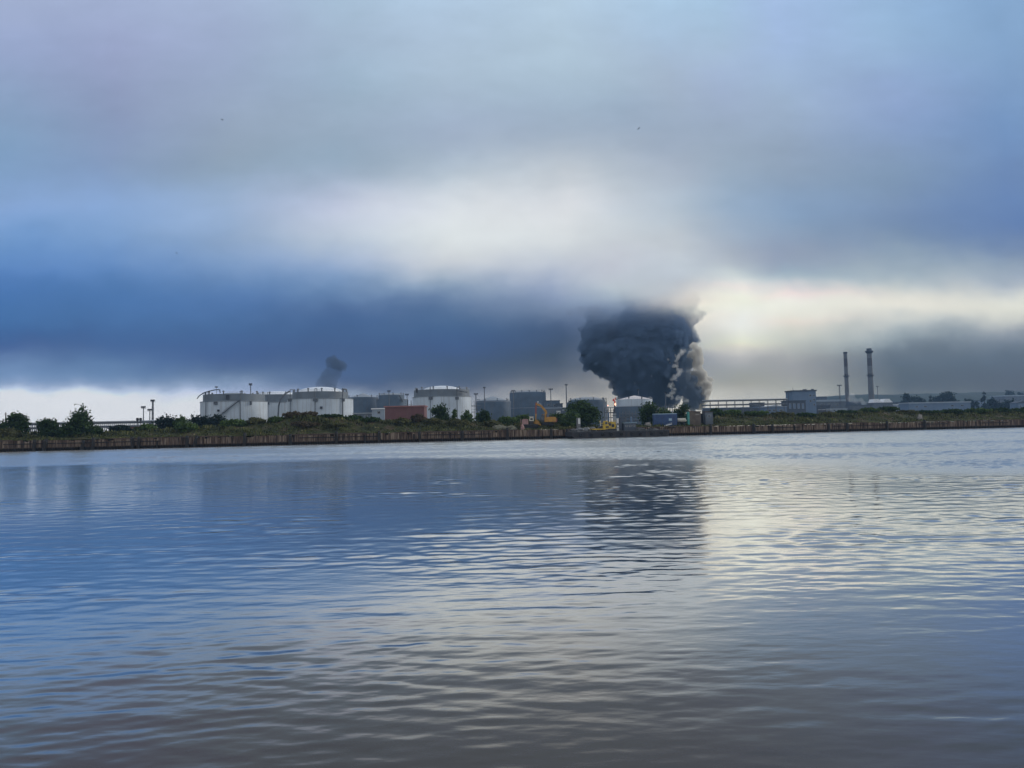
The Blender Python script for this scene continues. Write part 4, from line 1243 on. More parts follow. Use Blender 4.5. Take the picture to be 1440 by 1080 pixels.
# ------------------------------------------------------------------ pipe bridges
def pipe_bridge(p0, p1, zt, zl, label, step, post_w=0.35, pipes=4):
    """A trestle from p0 to p1 (x,y) carrying pipes at heights zt and zl."""
    a = Vector((p0[0], p0[1], 0)); c = Vector((p1[0], p1[1], 0)); L = (c - a).length; rz = math.atan2(c.y - a.y, c.x - a.x)
    t = thing('pipe_bridge', (a.x, a.y, FLAT), label, 'pipe bridge', rz=rz)
    zt -= FLAT; zl -= FLAT
    b = MB(); b.box((L / 2, -0.9, zt), (L, 0.25, 0.75)); b.box((L / 2, 0.9, zt), (L, 0.25, 0.75)); b.build('upper_beam', MT['steel'], t)
    b = MB(); b.box((L / 2, -0.9, zl), (L, 0.25, 0.7)); b.box((L / 2, 0.9, zl), (L, 0.25, 0.5)); b.build('lower_beam', MT['steel'], t)
    for i in range(pipes):
        b = MB(); b.tube((0, -0.9 + 1.8 * i / (pipes - 1), zt + 0.62), (L, -0.9 + 1.8 * i / (pipes - 1), zt + 0.62), 0.22 + 0.12 * (i % 2), None, 8)
        b.build('pipe', MT['steel' if i % 2 else 'pale_steel'], t)
    for i in range(2):
        b = MB(); b.tube((0, -0.5 + i, zl + 0.5), (L, -0.5 + i, zl + 0.5), 0.24, None, 8); b.build('pipe', MT['steel'], t)
    n = int(L / step)
    for i in range(n + 1):
        x = min(i * step, L)
        b = MB(); b.box((x, -0.9, zt / 2 - 0.2), (post_w, post_w, zt)); b.box((x, 0.9, zt / 2 - 0.2), (post_w, post_w, zt))
        b.tube((x, -0.9, zl * 0.3), (x, 0.9, zl), 0.08, None, 5)
        b.build('column', MT['steel'], t)
    return t


def XY(px, Y):
    return (X(px, Y), Y)


pipe_bridge(XY(-60, 360), XY(292, 360), Z(60, 596.8, 360), Z(60, 602.6, 360), 'long grey pipe bridge on columns behind the left trees', 1.95, 0.34)
pipe_bridge(XY(988, 540), XY(1108, 540), Z(1000, 564.3, 540), Z(1000, 570.3, 540), 'grey two level pipe bridge right of the smoke', 6.0, 0.26, 6)


# ------------------------------------------------------------------ buildings
def building(px0, px1, py_top, Y, depth, label, wall='grey_wall', roof='dark_wall', name='building', cat='building', overhang=0.4, roof_h=0.5, windows=(), doors=(), pitched=0.0, extras=None, group=None, win_mat='glass', base=None):
    """A walled building with its camera-facing front at distance Y between two picture columns."""
    x0, x1 = X(px0, Y), X(px1, Y)
    zb = FLAT if base is None else base
    pc = (px0 + px1) / 2
    H = Z(pc, py_top, Y) - zb
    w = x1 - x0
    t = thing(name, ((x0 + x1) / 2, Y, zb), label, cat, group)
    b = MB(); b.box((0, depth / 2, (H - roof_h) / 2 - 0.2), (w, depth, H - roof_h + 0.4)); b.build('wall', MT[wall], t)
    b = MB()
    if pitched > 0:
        e = overhang
        b.prism([(-w / 2 - e, H - roof_h), (w / 2 + e, H - roof_h), (w / 2 + e, H - roof_h + 0.25), (0, H - roof_h + pitched), (-w / 2 - e, H - roof_h + 0.25)], -e, depth + e)
    else:
        b.box((0, depth / 2, H - roof_h / 2), (w + 2 * overhang, depth + 2 * overhang, roof_h))
    b.build('roof', MT[roof], t)
    for (qx, qy, ww, hh) in windows:
        x = X(qx, Y) - t.location.x; z = Z(qx, qy, Y) - zb
        f = MB(); f.box((x, -0.04, z), (ww + 0.3, 0.12, hh + 0.3)); fo = f.build('window', MT['pale_steel'], t)
        f = MB(); f.box((x, -0.11, z), (ww, 0.06, hh)); f.build('pane', MT[win_mat], fo)
    for (qx, ww, hh) in doors:
        x = X(qx, Y) - t.location.x
        f = MB(); f.box((x, -0.05, hh / 2), (ww, 0.14, hh)); fo = f.build('door', MT['dark_wall'], t)
        f = MB(); f.box((x + ww * 0.38, -0.16, hh * 0.48), (0.1, 0.08, 0.4)); f.build('handle', MT['pale_steel'], fo)
    return t


building(541.5, 597, 570.5, 300, 9, 'flat roofed rust red shed with a dark door beside the third white tank', 'red_shed', 'shed_roof', name='red_shed', cat='shed', windows=(), doors=[(555.5, 1.3, 3.4)], base=2.95)
building(523.5, 541, 574, 330, 6, 'small pale hut at the left end of the red shed', 'pale_wall', 'roof_white', name='pale_hut', cat='hut', windows=[(533, 580, 1.2, 1.0)])
building(497, 523, 580.5, 420, 4, 'low grey green service wall below the dark cone roofed tank', 'grey_wall', 'pale_steel', name='low_store', cat='store', windows=[(505, 585, 1.4, 0.8), (515, 585, 1.4, 0.8)])
building(766, 788, 563, 650, 14, 'stepped grey pump house between tall tank and light mast', 'blue_tank', 'dark_wall', name='pump_house', cat='building', windows=[(772, 570, 2, 1.6), (780, 570, 2, 1.6)])
building(783, 792, 567, 640, 10, 'small dark annex right of the stepped pump house', 'dark_wall', 'dark_wall', name='annex_building', cat='building', windows=[(787, 573, 2, 1.2)])
building(764, 801, 573, 600, 1.0, 'low pale bund wall below the stepped pump house', 'grey_wall', 'pale_wall', name='bund_wall', cat='wall', overhang=0.1, roof_h=0.7)
g = ground(186.5, 24)
t = building(183, 191.5, 600, g.y, 3, 'tiny orange brick hut on the left bank below two short posts', 'brick', 'cap', name='brick_hut', cat='hut', base=g.z, doors=[(186, 0.6, 0.9)], overhang=0.1, roof_h=0.2)

# white van-like cabin seen between excavator and tree
building(783.5, 788.5, 577.8, 330, 2.5, 'small white cabin between excavator boom and big round tree', 'white_paint', 'roof_white', name='site_cabin', cat='cabin', windows=[(786, 581, 0.7, 0.5)], overhang=0.1, roof_h=0.2)

# right side
building(1076, 1107, 571.5, 560, 14, 'low pale building under the right end of the pipe bridge', 'blue_wall', 'pale_wall', name='low_building', cat='building', windows=[(1082, 577, 2.5, 1.2), (1090, 577, 2.5, 1.2), (1099, 577, 2.5, 1.2)], pitched=1.5)
building(992, 1078, 572.8, 600, 8, 'long low dark store behind the right pipe bridge', 'dark_wall', 'blue_wall', name='long_store', cat='store', windows=[(1012, 577, 2, 1), (1035, 577, 2, 1), (1058, 577, 2, 1)], overhang=0.2)
bh = building(1116, 1149, 548.5, 640, 16, 'tall blue clad boiler house with a parapet near the chimneys', 'blue_wall', 'dark_wall', name='boiler_house', cat='building', windows=[(1141, 556, 1.4, 1.4), (1141, 564, 1.4, 1.4), (1146, 556, 1.0, 1.4), (1146, 562, 1.0, 1.4), (1146, 569, 1.0, 1.4)], overhang=0.7, roof_h=1.0)
_b = bh.location; Hh = Z(1132, 548.5, 640) - FLAT
b = MB(); b.tube((-9.0, 1, Hh), (-9.6, 1, Hh + 2.6), 0.2, 0.12, 6); b.build('roof_mast', MT['dark_steel'], bh)
b = MB(); b.box((2.5, 5, Hh + 0.5), (2.6, 2.6, 1.0)); b.box((8.5, 3, Hh + 0.5), (1.8, 1.8, 1.0)); b.build('roof_unit', MT['grey_wall'], bh)
building(1107, 1134, 563, 615, 12, 'dark blue annex with pillars in front of the boiler house', 'dark_wall', 'dark_wall', name='pillared_annex', cat='building', windows=[(1112, 571, 1.6, 4), (1118, 571, 1.6, 4), (1124, 571, 1.6, 4), (1130, 571, 1.6, 4)], win_mat='blue_wall')
g = spot(1110, 600); h = Z(1110, 549.5, 600) - FLAT
t = thing('flag_pole', g, 'thin tall dark pole left of the boiler house', 'pole'); b = MB(); b.tube((0, 0, 0), (0, 0, h), 0.22, 0.12, 8); b.build('shaft', MT['dark_steel'], t)
b = MB(); b.tube((0, 0, h), (0, 0, h + 0.3), 0.25, 0.05, 8); b.build('finial', MT['dark_steel'], t)
building(1150, 1168, 570, 660, 10, 'small dark shed right of the boiler house', 'dark_wall', 'dark_wall', name='dark_shed', cat='shed', doors=[(1158, 2.4, 2.6)])
building(1150, 1190, 562, 900, 20, 'long low pale hall behind the shorter chimney', 'grey_wall', 'pale_wall', name='low_hall', cat='building', windows=[(1158, 569, 4, 2), (1168, 569, 4, 2), (1178, 569, 4, 2)], roof_h=2.2)
building(1168, 1192, 574, 640, 8, 'low pale wall building in front of the shorter chimney', 'pale_wall', 'pale_wall', name='low_store', cat='store', windows=[(1174, 577, 1.5, 0.8), (1184, 577, 1.5, 0.8)])
building(1196, 1226, 569.5, 760, 10, 'low grey store between the two chimneys', 'grey_wall', 'dark_wall', name='low_store', cat='store', doors=[(1203, 3, 3)], windows=[(1213, 574, 2, 1.2)])
wr = building(1229, 1259, 566, 900, 16, 'shed with bright white twin pitched roofs right of the taller chimney', 'grey_wall', 'dark_wall', name='white_roofed_shed', cat='shed', doors=[(1238, 3.0, 4), (1250, 3.0, 4)], roof_h=0.5)
Hh = Z(1244, 566, 900) - FLAT
for xo, w in ((-7.0, 11.5), (6.0, 11.0)):
    b = MB(); b.prism([(xo - w / 2, Hh), (xo + w / 2, Hh), (xo + w * 0.12, Hh + 4.4), (xo - w * 0.35, Hh + 4.4)], 1, 13); b.build('white_roof', MT['roof_white'], wr)
building(1260, 1264, 568.5, 870, 5, 'tiny pale kiosk right of the white roofed shed', 'pale_wall', 'roof_white', name='kiosk', cat='kiosk', windows=[(1262, 572, 1.2, 1.0)])
building(1279, 1366, 565, 700, 18, 'long low pale blue warehouse with one dark doorway', 'blue_wall', 'pale_wall', name='warehouse', cat='warehouse', doors=[(1323, 4.2, 5.0)], windows=[(1290, 572, 2.5, 1.0), (1302, 571.5, 2.5, 1.0), (1340, 570.5, 2.5, 1.0), (1354, 570, 2.5, 1.0)], roof_h=1.2)
building(1414, 1450, 555.5, 1380, 40, 'pale flat building below the roof trees at the right edge', 'grey_wall', 'pale_wall', name='pale_block', cat='building', windows=[(1420, 562, 5, 3), (1428, 562, 5, 3), (1436, 562, 5, 3)], roof_h=2)
for (a, c, top, Yb, wl, nm, cat_, lab) in [
    (1196, 1212, 564.5, 1050, 'dark_wall', 'boiler_shed', 'shed', 'hazy dark shed in the steam between the two chimneys'),
    (1266, 1277, 565, 1000, 'grey_wall', 'gate_house', 'building', 'hazy grey block left of the long warehouse'),
    (1372, 1384, 563, 980, 'blue_wall', 'low_shed', 'shed', 'hazy blue shed behind the low spruce right of the warehouse'),
    (1396, 1413, 561, 1150, 'grey_wall', 'low_shed', 'shed', 'hazy grey shed above the dark spruces at the right'),
    (1152, 1164, 557.5, 1150, 'dark_wall', 'mill_block', 'building', 'hazy dark block rising just right of the boiler house'),
    (1060, 1076, 566, 760, 'dark_wall', 'switch_house', 'building', 'hazy dark block behind the right end of the pipe bridge')]:
    w_ = (c - a) * Yb / F
    building(a, c, top, Yb, 12, lab, wl, 'dark_wall', name=nm, cat=cat_, windows=[(a + (c - a) * f_, top + 4, 1.6, 1.4) for f_ in (0.25, 0.5, 0.75)], roof_h=0.8, win_mat='glass')
building(1432, 1446, 566, 760, 12, 'small blue grey house at the right edge behind the bank', 'blue_wall', 'dark_wall', name='small_house', cat='house', windows=[(1436, 571, 1.6, 1.2)], pitched=2.0)

# ------------------------------------------------------------------ chimneys
def chimney(px, py_top, Y, w_top, w_bot, label, ring_py, cap, lean=0.0):
    g = spot(px, Y); k = Y / F
    h = Z(px, py_top, Y) - FLAT
    t = thing('chimney', g, label, 'chimney', 'tall banded industrial chimneys')
    rb, rt = w_bot * k / 2, w_top * k / 2
    b = MB(); b.lathe([(rb, -0.5), (rb * 0.4 + rt * 0.6, h * 0.5), (rt, h), (rt * 0.8, h), (rt * 0.8, h - 3)], n=32); b.build('shaft', MT['chim'], t, True)
    for py in ring_py:
        z = Z(px, py, Y) - FLAT
        r = rb + (rt - rb) * min(1, z / h)
        b = MB(); b.lathe([(r - 0.2, z - 1.2), (r + 1.6, z - 0.2), (r + 1.6, z + 0.2), (r - 0.2, z + 0.2)], n=32)
        b.lathe([(r + 1.5, z + 1.2), (r + 1.62, z + 1.2), (r + 1.62, z + 1.35), (r + 1.5, z + 1.35), (r + 1.5, z + 1.2)], n=32)
        for i in range(16):
            a = 2 * math.pi * i / 16
            b.box(((r + 1.55) * math.cos(a), (r + 1.55) * math.sin(a), z + 0.7), (0.12, 0.12, 1.2))
        b.build('gallery', MT['dark_steel'], t)
    if cap:
        b = MB(); b.lathe([(rt, h - 7.5), (rt + 2.6, h - 4.5), (rt + 2.6, h - 3.2), (rt + 0.3, h - 2.8), (rt + 0.3, h + 0.6), (rt - 0.6, h + 0.6), (rt - 0.6, h - 1)], n=32); b.build('cap', MT['dark_steel'], t, True)
    else:
        b = MB(); b.lathe([(rt + 0.05, h - 2.2), (rt + 0.45, h - 2.0), (rt + 0.45, h + 0.3), (rt - 0.6, h + 0.3), (rt - 0.6, h - 1)], n=32); b.build('cap', MT['dark_steel'], t, True)
    b = MB()
    b.tube((-rb * 0.2, -rb - 0.3, 0), (-rb * 0.2, -rt - 0.3, h - 2), 0.16, 0.16, 4)
    b.build('ladder', MT['steel'], t)


chimney(1193.0, 495.2, 1150, 4.8, 6.4, 'shorter slimmer banded chimney without a flared cap', [529], False)
chimney(1226.8, 490.5, 1150, 6.2, 8.4, 'taller thicker banded chimney with a flared dark cap', [528], True)

# ------------------------------------------------------------------ quay-side machines and boxes
def place(px, d):
    return ground(px, d)


def excavator():
    g = place(770, 6.0)
    t = thing('excavator', g, 'yellow orange tracked excavator with raised boom on the quay edge', 'excavator')
    k = g.y / F
    U = lambda px, py: (X(px, g.y) - g.x, Z(px, py, g.y) - g.z)
    for sy in (-1.0, 1.0):
        b = MB(); b.prism([(-1.75, 0.28), (-1.4, 0.0), (1.4, 0.0), (1.75, 0.28), (1.75, 0.62), (1.4, 0.86), (-1.4, 0.86), (-1.75, 0.62)], sy - 0.26, sy + 0.26)
        b.build('track', MT['rubber'], t)
    b = MB(); b.box((0, 0, 0.5), (1.8, 1.5, 0.5)); b.tube((0, 0, 0.7), (0, 0, 1.02), 0.6, 0.6, 14); b.build('undercarriage', MT['dark_steel'], t)
    b = MB(); b.prism([(-0.9, 1.0), (2.2, 1.0), (2.45, 1.25), (2.45, 2.2), (2.2, 2.42), (0.1, 2.42), (-0.9, 2.0)], -1.15, 1.15); ho = b.build('engine_house', MT['orange'], t)
    b = MB(); b.prism([(1.55, 0.86), (2.62, 0.86), (2.78, 1.2), (2.78, 1.95), (2.46, 2.1), (2.46, 1.05), (1.55, 1.0)], -1.1, 1.1); b.build('counterweight', MT['red_paint'], t)
    b = MB(); b.tube((1.2, 0.4, 2.42), (1.2, 0.4, 3.1), 0.09, 0.09, 8); b.tube((0.7, -0.5, 2.42), (0.7, -0.5, 2.75), 0.2, 0.2, 8); b.build('exhaust', MT['dark_steel'], t)
    b = MB(); b.prism([(-2.0, 1.05), (-0.92, 1.05), (-0.92, 3.1), (-1.55, 3.1), (-2.0, 2.2)], -1.1, -0.15); cb = b.build('cab', MT['dark_steel'], t)
    b = MB(); b.prism([(-1.86, 1.5), (-1.06, 1.5), (-1.06, 2.95), (-1.5, 2.95), (-1.86, 2.2)], -1.13, -1.11); b.build('cab_window', MT['glass'], cb)
    b = MB(); b.box((-1.2, -0.6, 3.15), (0.8, 1.0, 0.1)); b.build('cab_roof', MT['orange'], cb)
    # boom, stick and bucket
    def limb(name, pts, w, h0, h1, m):
        bb = MB()
        n = len(pts)
        for i, (p, q) in enumerate(zip(pts, pts[1:])):
            p, q = Vector((p[0], 0.35, p[1])), Vector((q[0], 0.35, q[1]))
            ha = h0 + (h1 - h0) * i / (n - 1); hb = h0 + (h1 - h0) * (i + 1) / (n - 1)
            dd = (q - p).normalized(); nn = Vector((-dd.z, 0, dd.x))
            vs = []
            for r_, hh in ((p, ha), (q, hb)):
                for s_ in (-1, 1):
                    for e in (-1, 1):
                        vs.append(r_ + nn * (s_ * hh / 2) + Vector((0, e * w / 2, 0)))
            bb.add(vs, [(0, 1, 3, 2), (4, 6, 7, 5), (0, 4, 5, 1), (2, 3, 7, 6), (0, 2, 6, 4), (1, 5, 7, 3)])
        return bb.build(name, MT[m], t)
    foot = U(767.5, 588); elbow1 = U(768.5, 579); elbow2 = U(762, 571); tip = U(754.5, 567.8)
    limb('boom', [(-0.5, 1.6), foot, elbow1, elbow2, tip], 0.42, 0.75, 0.5, 'orange')
    s_bot = U(753.8, 591)
    limb('stick', [U(754.8, 565.8), U(754.2, 575), U(754.0, 582)], 0.36, 0.5, 0.45, 'red_paint')
    limb('stick_end', [U(754.0, 582), s_bot], 0.34, 0.42, 0.3, 'orange')
    b = MB()
    p = U(752.2, 591); q = U(758.5, 594.5)
    b.prism([(p[0] + 0.1, p[1]), (p[0] + 0.7, p[1] + 0.1), (q[0], q[1] + 0.25), (q[0] + 0.1, q[1] - 0.1), (p[0] + 0.9, q[1] - 0.35), (p[0] + 0.2, q[1] - 0.1)], -0.15, 0.85)
    b.build('bucket', MT['orange'], t)
    b = MB(); b.tube((-0.2, 0.1, 2.0), (elbow1[0] + 0.1, 0.1, elbow1[1] - 0.6), 0.10, 0.07, 8); b.tube((-0.2, 0.6, 2.0), (elbow1[0] + 0.1, 0.6, elbow1[1] - 0.6), 0.10, 0.07, 8); b.build('boom_ram', MT['dark_steel'], t)
    b = MB(); b.tube((elbow2[0], 0.35, elbow2[1] + 0.45), (tip[0] + 0.2, 0.35, tip[1] + 0.55), 0.10, 0.07, 8); b.build('stick_ram', MT['pale_steel'], t)
    b = MB(); w_ = U(757.3, 565); b.box((w_[0], 0.2, w_[1]), (0.3, 0.25, 0.3)); b.tube((w_[0], 0.35, w_[1]), (w_[0] - 0.1, 0.35, w_[1] - 0.5), 0.05, 0.05, 5); b.build('work_lamp', MT['white_paint'], t)


excavator()


def old_crane():
    g = place(744, 5.0)
    t = thing('crawler_crane', g, 'old crawler crane with cream cab and faded pink engine box left of the excavator', 'crane')
    for sy in (-1.1, 1.1):
        b = MB(); b.prism([(-2.2, 0.2), (-1.9, 0.0), (2.3, 0.0), (2.6, 0.2), (2.6, 0.5), (2.3, 0.72), (-1.9, 0.72), (-2.2, 0.5)], sy - 0.28, sy + 0.28); b.build('track', MT['rubber'], t)
    b = MB(); b.box((0.2, 0, 0.85), (4.6, 1.9, 0.22)); b.build('deck', MT['dark_steel'], t)
    b = MB(); b.prism([(-2.0, 0.97), (-0.2, 0.97), (-0.2, 2.35), (-0.6, 2.5), (-1.8, 2.45), (-2.0, 2.2)], -0.95, 0.95); b.build('engine_box', MT['pinkish'], t)
    b = MB(); b.box((-2.35, -0.5, 1.3), (0.16, 0.16, 2.4)); b.box((-2.35, 0.5, 1.3), (0.16, 0.16, 2.4)); b.box((-2.35, 0, 2.45), (0.16, 1.2, 0.16)); b.build('gantry', MT['pinkish'], t)
    b = MB(); b.prism([(0.15, 0.97), (1.2, 0.97), (1.35, 1.9), (0.15, 1.9)], -0.9, 0.3); cab = b.build('cab', MT['hull'], t)
    b = MB(); b.prism([(0.1, 1.9), (1.36, 1.9), (1.25, 3.05), (0.2, 3.05)], -0.92, 0.32); b.build('cab_top', MT['cream'], cab)
    b = MB(); b.box((0.72, -0.94, 2.42), (0.72, 0.05, 0.6)); b.build('cab_window', MT['glass'], cab)
    b = MB(); b.box((0.72, -0.3, 3.1), (1.3, 1.4, 0.12)); b.build('cab_roof', MT['cream'], cab)
    b = MB(); b.tube((-1.3, 0.2, 2.45), (-1.3, 0.2, 3.1), 0.08, 0.08, 8); b.build('exhaust', MT['dark_steel'], t)
    b = MB()
    p, q = Vector((1.3, 0, 1.5)), Vector((3.4, 0, 0.75))
    for s_ in (-0.3, 0.3):
        b.tube(p + Vector((0, s_, 0.2)), q + Vector((0, s_ * 0.6, 0.12)), 0.09, 0.08, 6); b.tube(p + Vector((0, s_, -0.2)), q + Vector((0, s_ * 0.6, -0.12)), 0.09, 0.08, 6)
    for i in range(6):
        f0, f1 = i / 6, (i + 1) / 6
        for s_ in (-0.3, 0.3):
            b.tube(p.lerp(q, f0) + Vector((0, s_ * (1 - 0.4 * f0), 0.2)), p.lerp(q, f1) + Vector((0, s_ * (1 - 0.4 * f1), -0.2)), 0.05, 0.05, 4)
    b.build('lattice_jib', MT['orange'], t)


old_crane()


def container(px0, px1, py_top, d, label, name, m, roof, rz_extra=0.0, cat='container', ribs=True, door=None):
    pc = (px0 + px1) / 2
    g = place(pc, d); Y = g.y
    w = (px1 - px0) * Y / F; h = Z(pc, py_top, Y) - g.z
    t = thing(name, g, label, cat, rz=rz_extra)
    b = MB()
    b.box((0, 0, h / 2 - 0.1), (w, 2.44, h))
    if ribs:
        n = int(w / 0.35)
        for i in range(n):
            b.box((-w / 2 + (i + 0.5) * w / n, -1.25, h / 2 - 0.1), (0.14, 0.07, h - 0.5))
    o = b.build('body', MT[m], t)
    b = MB(); b.box((0, 0, h - 0.02), (w + 0.06, 2.52, 0.2)); b.build('roof', MT[roof], t)
    b = MB()
    for sx in (-1, 1):
        b.box((sx * (w / 2 - 0.08), -1.27, h / 2 - 0.1), (0.18, 0.12, h)); 
    b.box((0, -1.27, 0.08), (w, 0.12, 0.2)); b.build('corner_frame', MT[m], t)
    return t, w, h, g


t, w, h, g = container(919, 951, 582, 7, 'blue steel container with a pale roof on the quay right of the barge', 'blue_container', 'blue_box', 'blue_roof')
b = MB(); b.box((1.4, -1.33, h * 0.55), (0.9, 0.04, 0.7)); b.build('faded_panel', MT['blue_roof'], t)
# gangway plank leaning in front of it
g = place(938, 3.5)
t = thing('gangway', g, 'sloping pale plank gangway lying in front of the blue container', 'gangway')
b = MB(); b.prism([(-1.5, 0.05), (1.4, 0.75), (1.4, 0.95), (-1.5, 0.25)], -0.4, 0.4); b.build('plank', MT['white_paint'], t)
b = MB(); b.tube((-1.4, -0.38, 0.2), (1.3, -0.38, 1.3), 0.05, 0.05, 5); b.tube((1.3, -0.38, 0.8), (1.3, -0.38, 1.3), 0.05, 0.05, 5); b.build('handrail', MT['pale_steel'], t)
# cream cistern
g = place(958.5, 7)
t = thing('cistern', g, 'cream white horizontal cistern between blue container and brown shed', 'cistern')
hh = Z(958.5, 588, g.y) - g.z
b = MB(); r_ = 0.62
for sx, ex in (((-1.15), (1.15)),):
    b.tube((sx, 0, hh - r_), (ex, 0, hh - r_), r_, r_, 18); b.tube((sx - 0.2, 0, hh - r_), (sx, 0, hh - r_), r_ * 0.6, r_, 18); b.tube((ex, 0, hh - r_), (ex + 0.2, 0, hh - r_), r_, r_ * 0.6, 18)
b.build('barrel', MT['cream'], t, True)
for sx in (-0.7, 0.7):
    b = MB(); b.box((sx, 0, (hh - 1.1) / 2), (0.25, 1.0, max(hh - 1.0, 0.3))); b.build('cradle', MT['dark_steel'], t)
b = MB(); b.tube((0, 0, hh - 0.05), (0, 0, hh + 0.15), 0.25, 0.25, 12); b.build('hatch', MT['steel'], t)

# brown shed with turquoise door end, and grey shed
def shed(px0, px1, py_top, d, label, wall, roof, name, opening=None, door_m=None):
    pc = (px0 + px1) / 2
    g = place(pc, d); Y = g.y; w = (px1 - px0) * Y / F; h = Z(pc, py_top, Y) - g.z
    t = thing(name, g, label, 'shed')
    b = MB(); b.box((0, 0, h / 2 - 0.3), (w, 3.0, h + 0.3)); b.build('wall', MT[wall], t)
    b = MB(); b.prism([(-w / 2 - 0.12, h - 0.15), (w / 2 + 0.12, h - 0.15), (w / 2 + 0.12, h - 0.02), (-w / 2 - 0.12, h + 0.12)], -1.65, 1.65); b.build('roof', MT[roof], t)
    return t, w, h


t, w, h = shed(968, 984, 578.5, 8, 'brown shed with a turquoise painted door on its left end', 'brown_wall', 'cap', 'brown_shed')
b = MB(); b.box((-w / 2 - 0.18, -0.75, h * 0.5), (0.5, 1.6, h * 0.96)); do = b.build('door', MT['teal'], t)
b = MB(); b.box((-w / 2 - 0.2, -1.58, h * 0.5), (0.12, 0.06, 0.3)); b.build('handle', MT['pale_steel'], do)
b = MB(); b.box((0.7, -1.53, h * 0.78), (1.2, 0.06, 0.35)); b.build('window', MT['stone'], t)
t, w, h = shed(990.5, 1001, 579, 8, 'small grey shed with a dark window right of the brown shed', 'grey_wall', 'cap', 'grey_shed')
b = MB(); b.box((0, -1.53, h * 0.68), (0.9, 0.06, 0.7)); wo = b.build('window', MT['pale_steel'], t)
b = MB(); b.box((0, -1.58, h * 0.68), (0.75, 0.04, 0.55)); b.build('pane', MT['glass'], wo)
t, w, h = shed(984.6, 990, 582, 11, 'dark box filling the gap between brown and grey shed', 'dark_steel', 'dark_steel', 'lean_to_shed')  # dark box and door face added to fill the dark gap here
b = MB(); b.box((0, -1.53, h * 0.4), (0.7, 0.06, h * 0.75)); b.build('door', MT['pile'], t)

# ------------------------------------------------------------------ barge and what stands on it
def barge():
    qa, sa = quay(799, -4.2); qb, sb = quay(934, -4.2)
    L = sb - sa
    rz = math.atan2(WD.y, WD.x)
    t = thing('work_barge', (qa.x, qa.y, 0), 'long black flat work barge moored at the quay below the smoke', 'barge', rz=rz)
    hd = 1.75
    b = MB(); b.prism([(0.0, hd), (0.0, 0.7), (1.4, -0.5), (L - 1.4, -0.5), (L, 0.7), (L, hd)], -3.2, 3.2); b.build('hull', MT['hull'], t)
    b = MB(); b.box((L / 2, 0, hd + 0.05), (L - 0.3, 6.2, 0.1)); b.build('deck', MT['deck'], t)
    for y in (-3.22, 3.22):
        b = MB(); b.box((L / 2, y, hd - 0.15), (L, 0.16, 0.26)); b.build('rubbing_strake', MT['dark_steel'], t)
    for i in range(7):
        x = 1.5 + i * (L - 3) / 6
        b = MB(); b.tube((x, -2.9, hd + 0.1), (x, -2.9, hd + 0.55), 0.12, 0.12, 8); b.tube((x, -2.9, hd + 0.55), (x, -2.9, hd + 0.65), 0.19, 0.19, 8); b.build('bollard', MT['dark_steel'], t)
    for i in range(9):
        x = 2.5 + i * (L - 5) / 8 + rng.uniform(-0.6, 0.6)
        b = MB(); b.lathe([(0.22, -0.14), (0.42, -0.14), (0.5, 0), (0.42, 0.14), (0.22, 0.14), (0.22, -0.14)], (0, 0, 0), 14)
        o = b.build('tyre_fender', MT['rubber'], t); o.location = (x, -3.42, 0.95); o.rotation_euler = (R(90), 0, 0)
    return t, sa, L, hd + 0.1


BT, BS, BL, BZ = barge()
BRZ = math.atan2(WD.y, WD.x)


def on_barge(px, off=0.0):
    q, s = quay(px, -4.2 + off)
    return Vector((q.x, q.y, BZ))


def yellow_crane():
    g = on_barge(850, -0.8)
    Y = g.y; k = Y / F
    t = thing('deck_crane', g, 'bright yellow deck crane with a boxy cab on the black barge', 'crane', rz=BRZ)
    u = lambda px: (px - 850) * k
    zz = lambda py: Z(852, py, Y) - g.z
    b = MB(); b.box(((u(829) + u(852)) / 2, -0.2, 0.55), (u(852) - u(829), 2.2, 0.32)); b.build('outrigger_platform', MT['yellow'], t)
    b = MB(); b.box((u(856), 0, 0.35), (u(866) - u(846), 2.4, 0.5)); b.build('turntable_base', MT['dark_steel'], t)
    b = MB(); b.prism([(u(846), 0.62), (u(864), 0.62), (u(865), 1.4), (u(864), zz(593.5)), (u(858.5), zz(593)), (u(858), 1.9), (u(846), 1.5)], -1.1, 1.1); b.build('engine_housing', MT['yellow'], t)
    b = MB(); b.prism([(u(847.5), 1.52), (u(853.5), 1.6), (u(853.5), zz(592)), (u(848.5), zz(591.8)), (u(847.5), 2.3)], -1.05, 0.0); cab = b.build('cab', MT['yellow'], t)
    b = MB(); b.box((u(850.7), -1.08, zz(595)), (0.62, 0.04, 0.7)); b.build('cab_window', MT['glass'], cab)
    b = MB(); b.box((u(856), -1.0, zz(597)), (0.5, 0.6, 0.7)); b.box((u(860.5), -1.14, 1.45), (0.8, 0.06, 0.8)); b.box((u(852), -1.14, 1.1), (0.9, 0.06, 0.4)); b.build('open_panel', MT['dark_steel'], t)
    b = MB(); b.tube((u(844), 0, 0.7), (u(844), 0, zz(591.5)), 0.13, 0.10, 8); b.build('stack', MT['cream'], t)
    b = MB(); b.tube((u(854), 0.4, zz(592.4)), (u(854), 0.4, zz(590.5)), 0.13, 0.13, 8); b.build('exhaust', MT['cream'], t)
    b = MB(); b.path([(u(846), -1.1, zz(596)), (u(842), -1.1, zz(595)), (u(840), -1.1, zz(591.5))], 0.06, 5); b.path([(u(858), -1.1, zz(592)), (u(864.5), -1.1, zz(592)), (u(864.5), -1.1, 1.5)], 0.06, 5); b.build('guard_rail', MT['yellow'], t)
    b = MB(); b.prism([(u(840), 0.72), (u(846), 0.72), (u(846), 1.5), (u(842), 1.3)], -0.7, 0.7); b.build('winch', MT['dark_steel'], t)


yellow_crane()
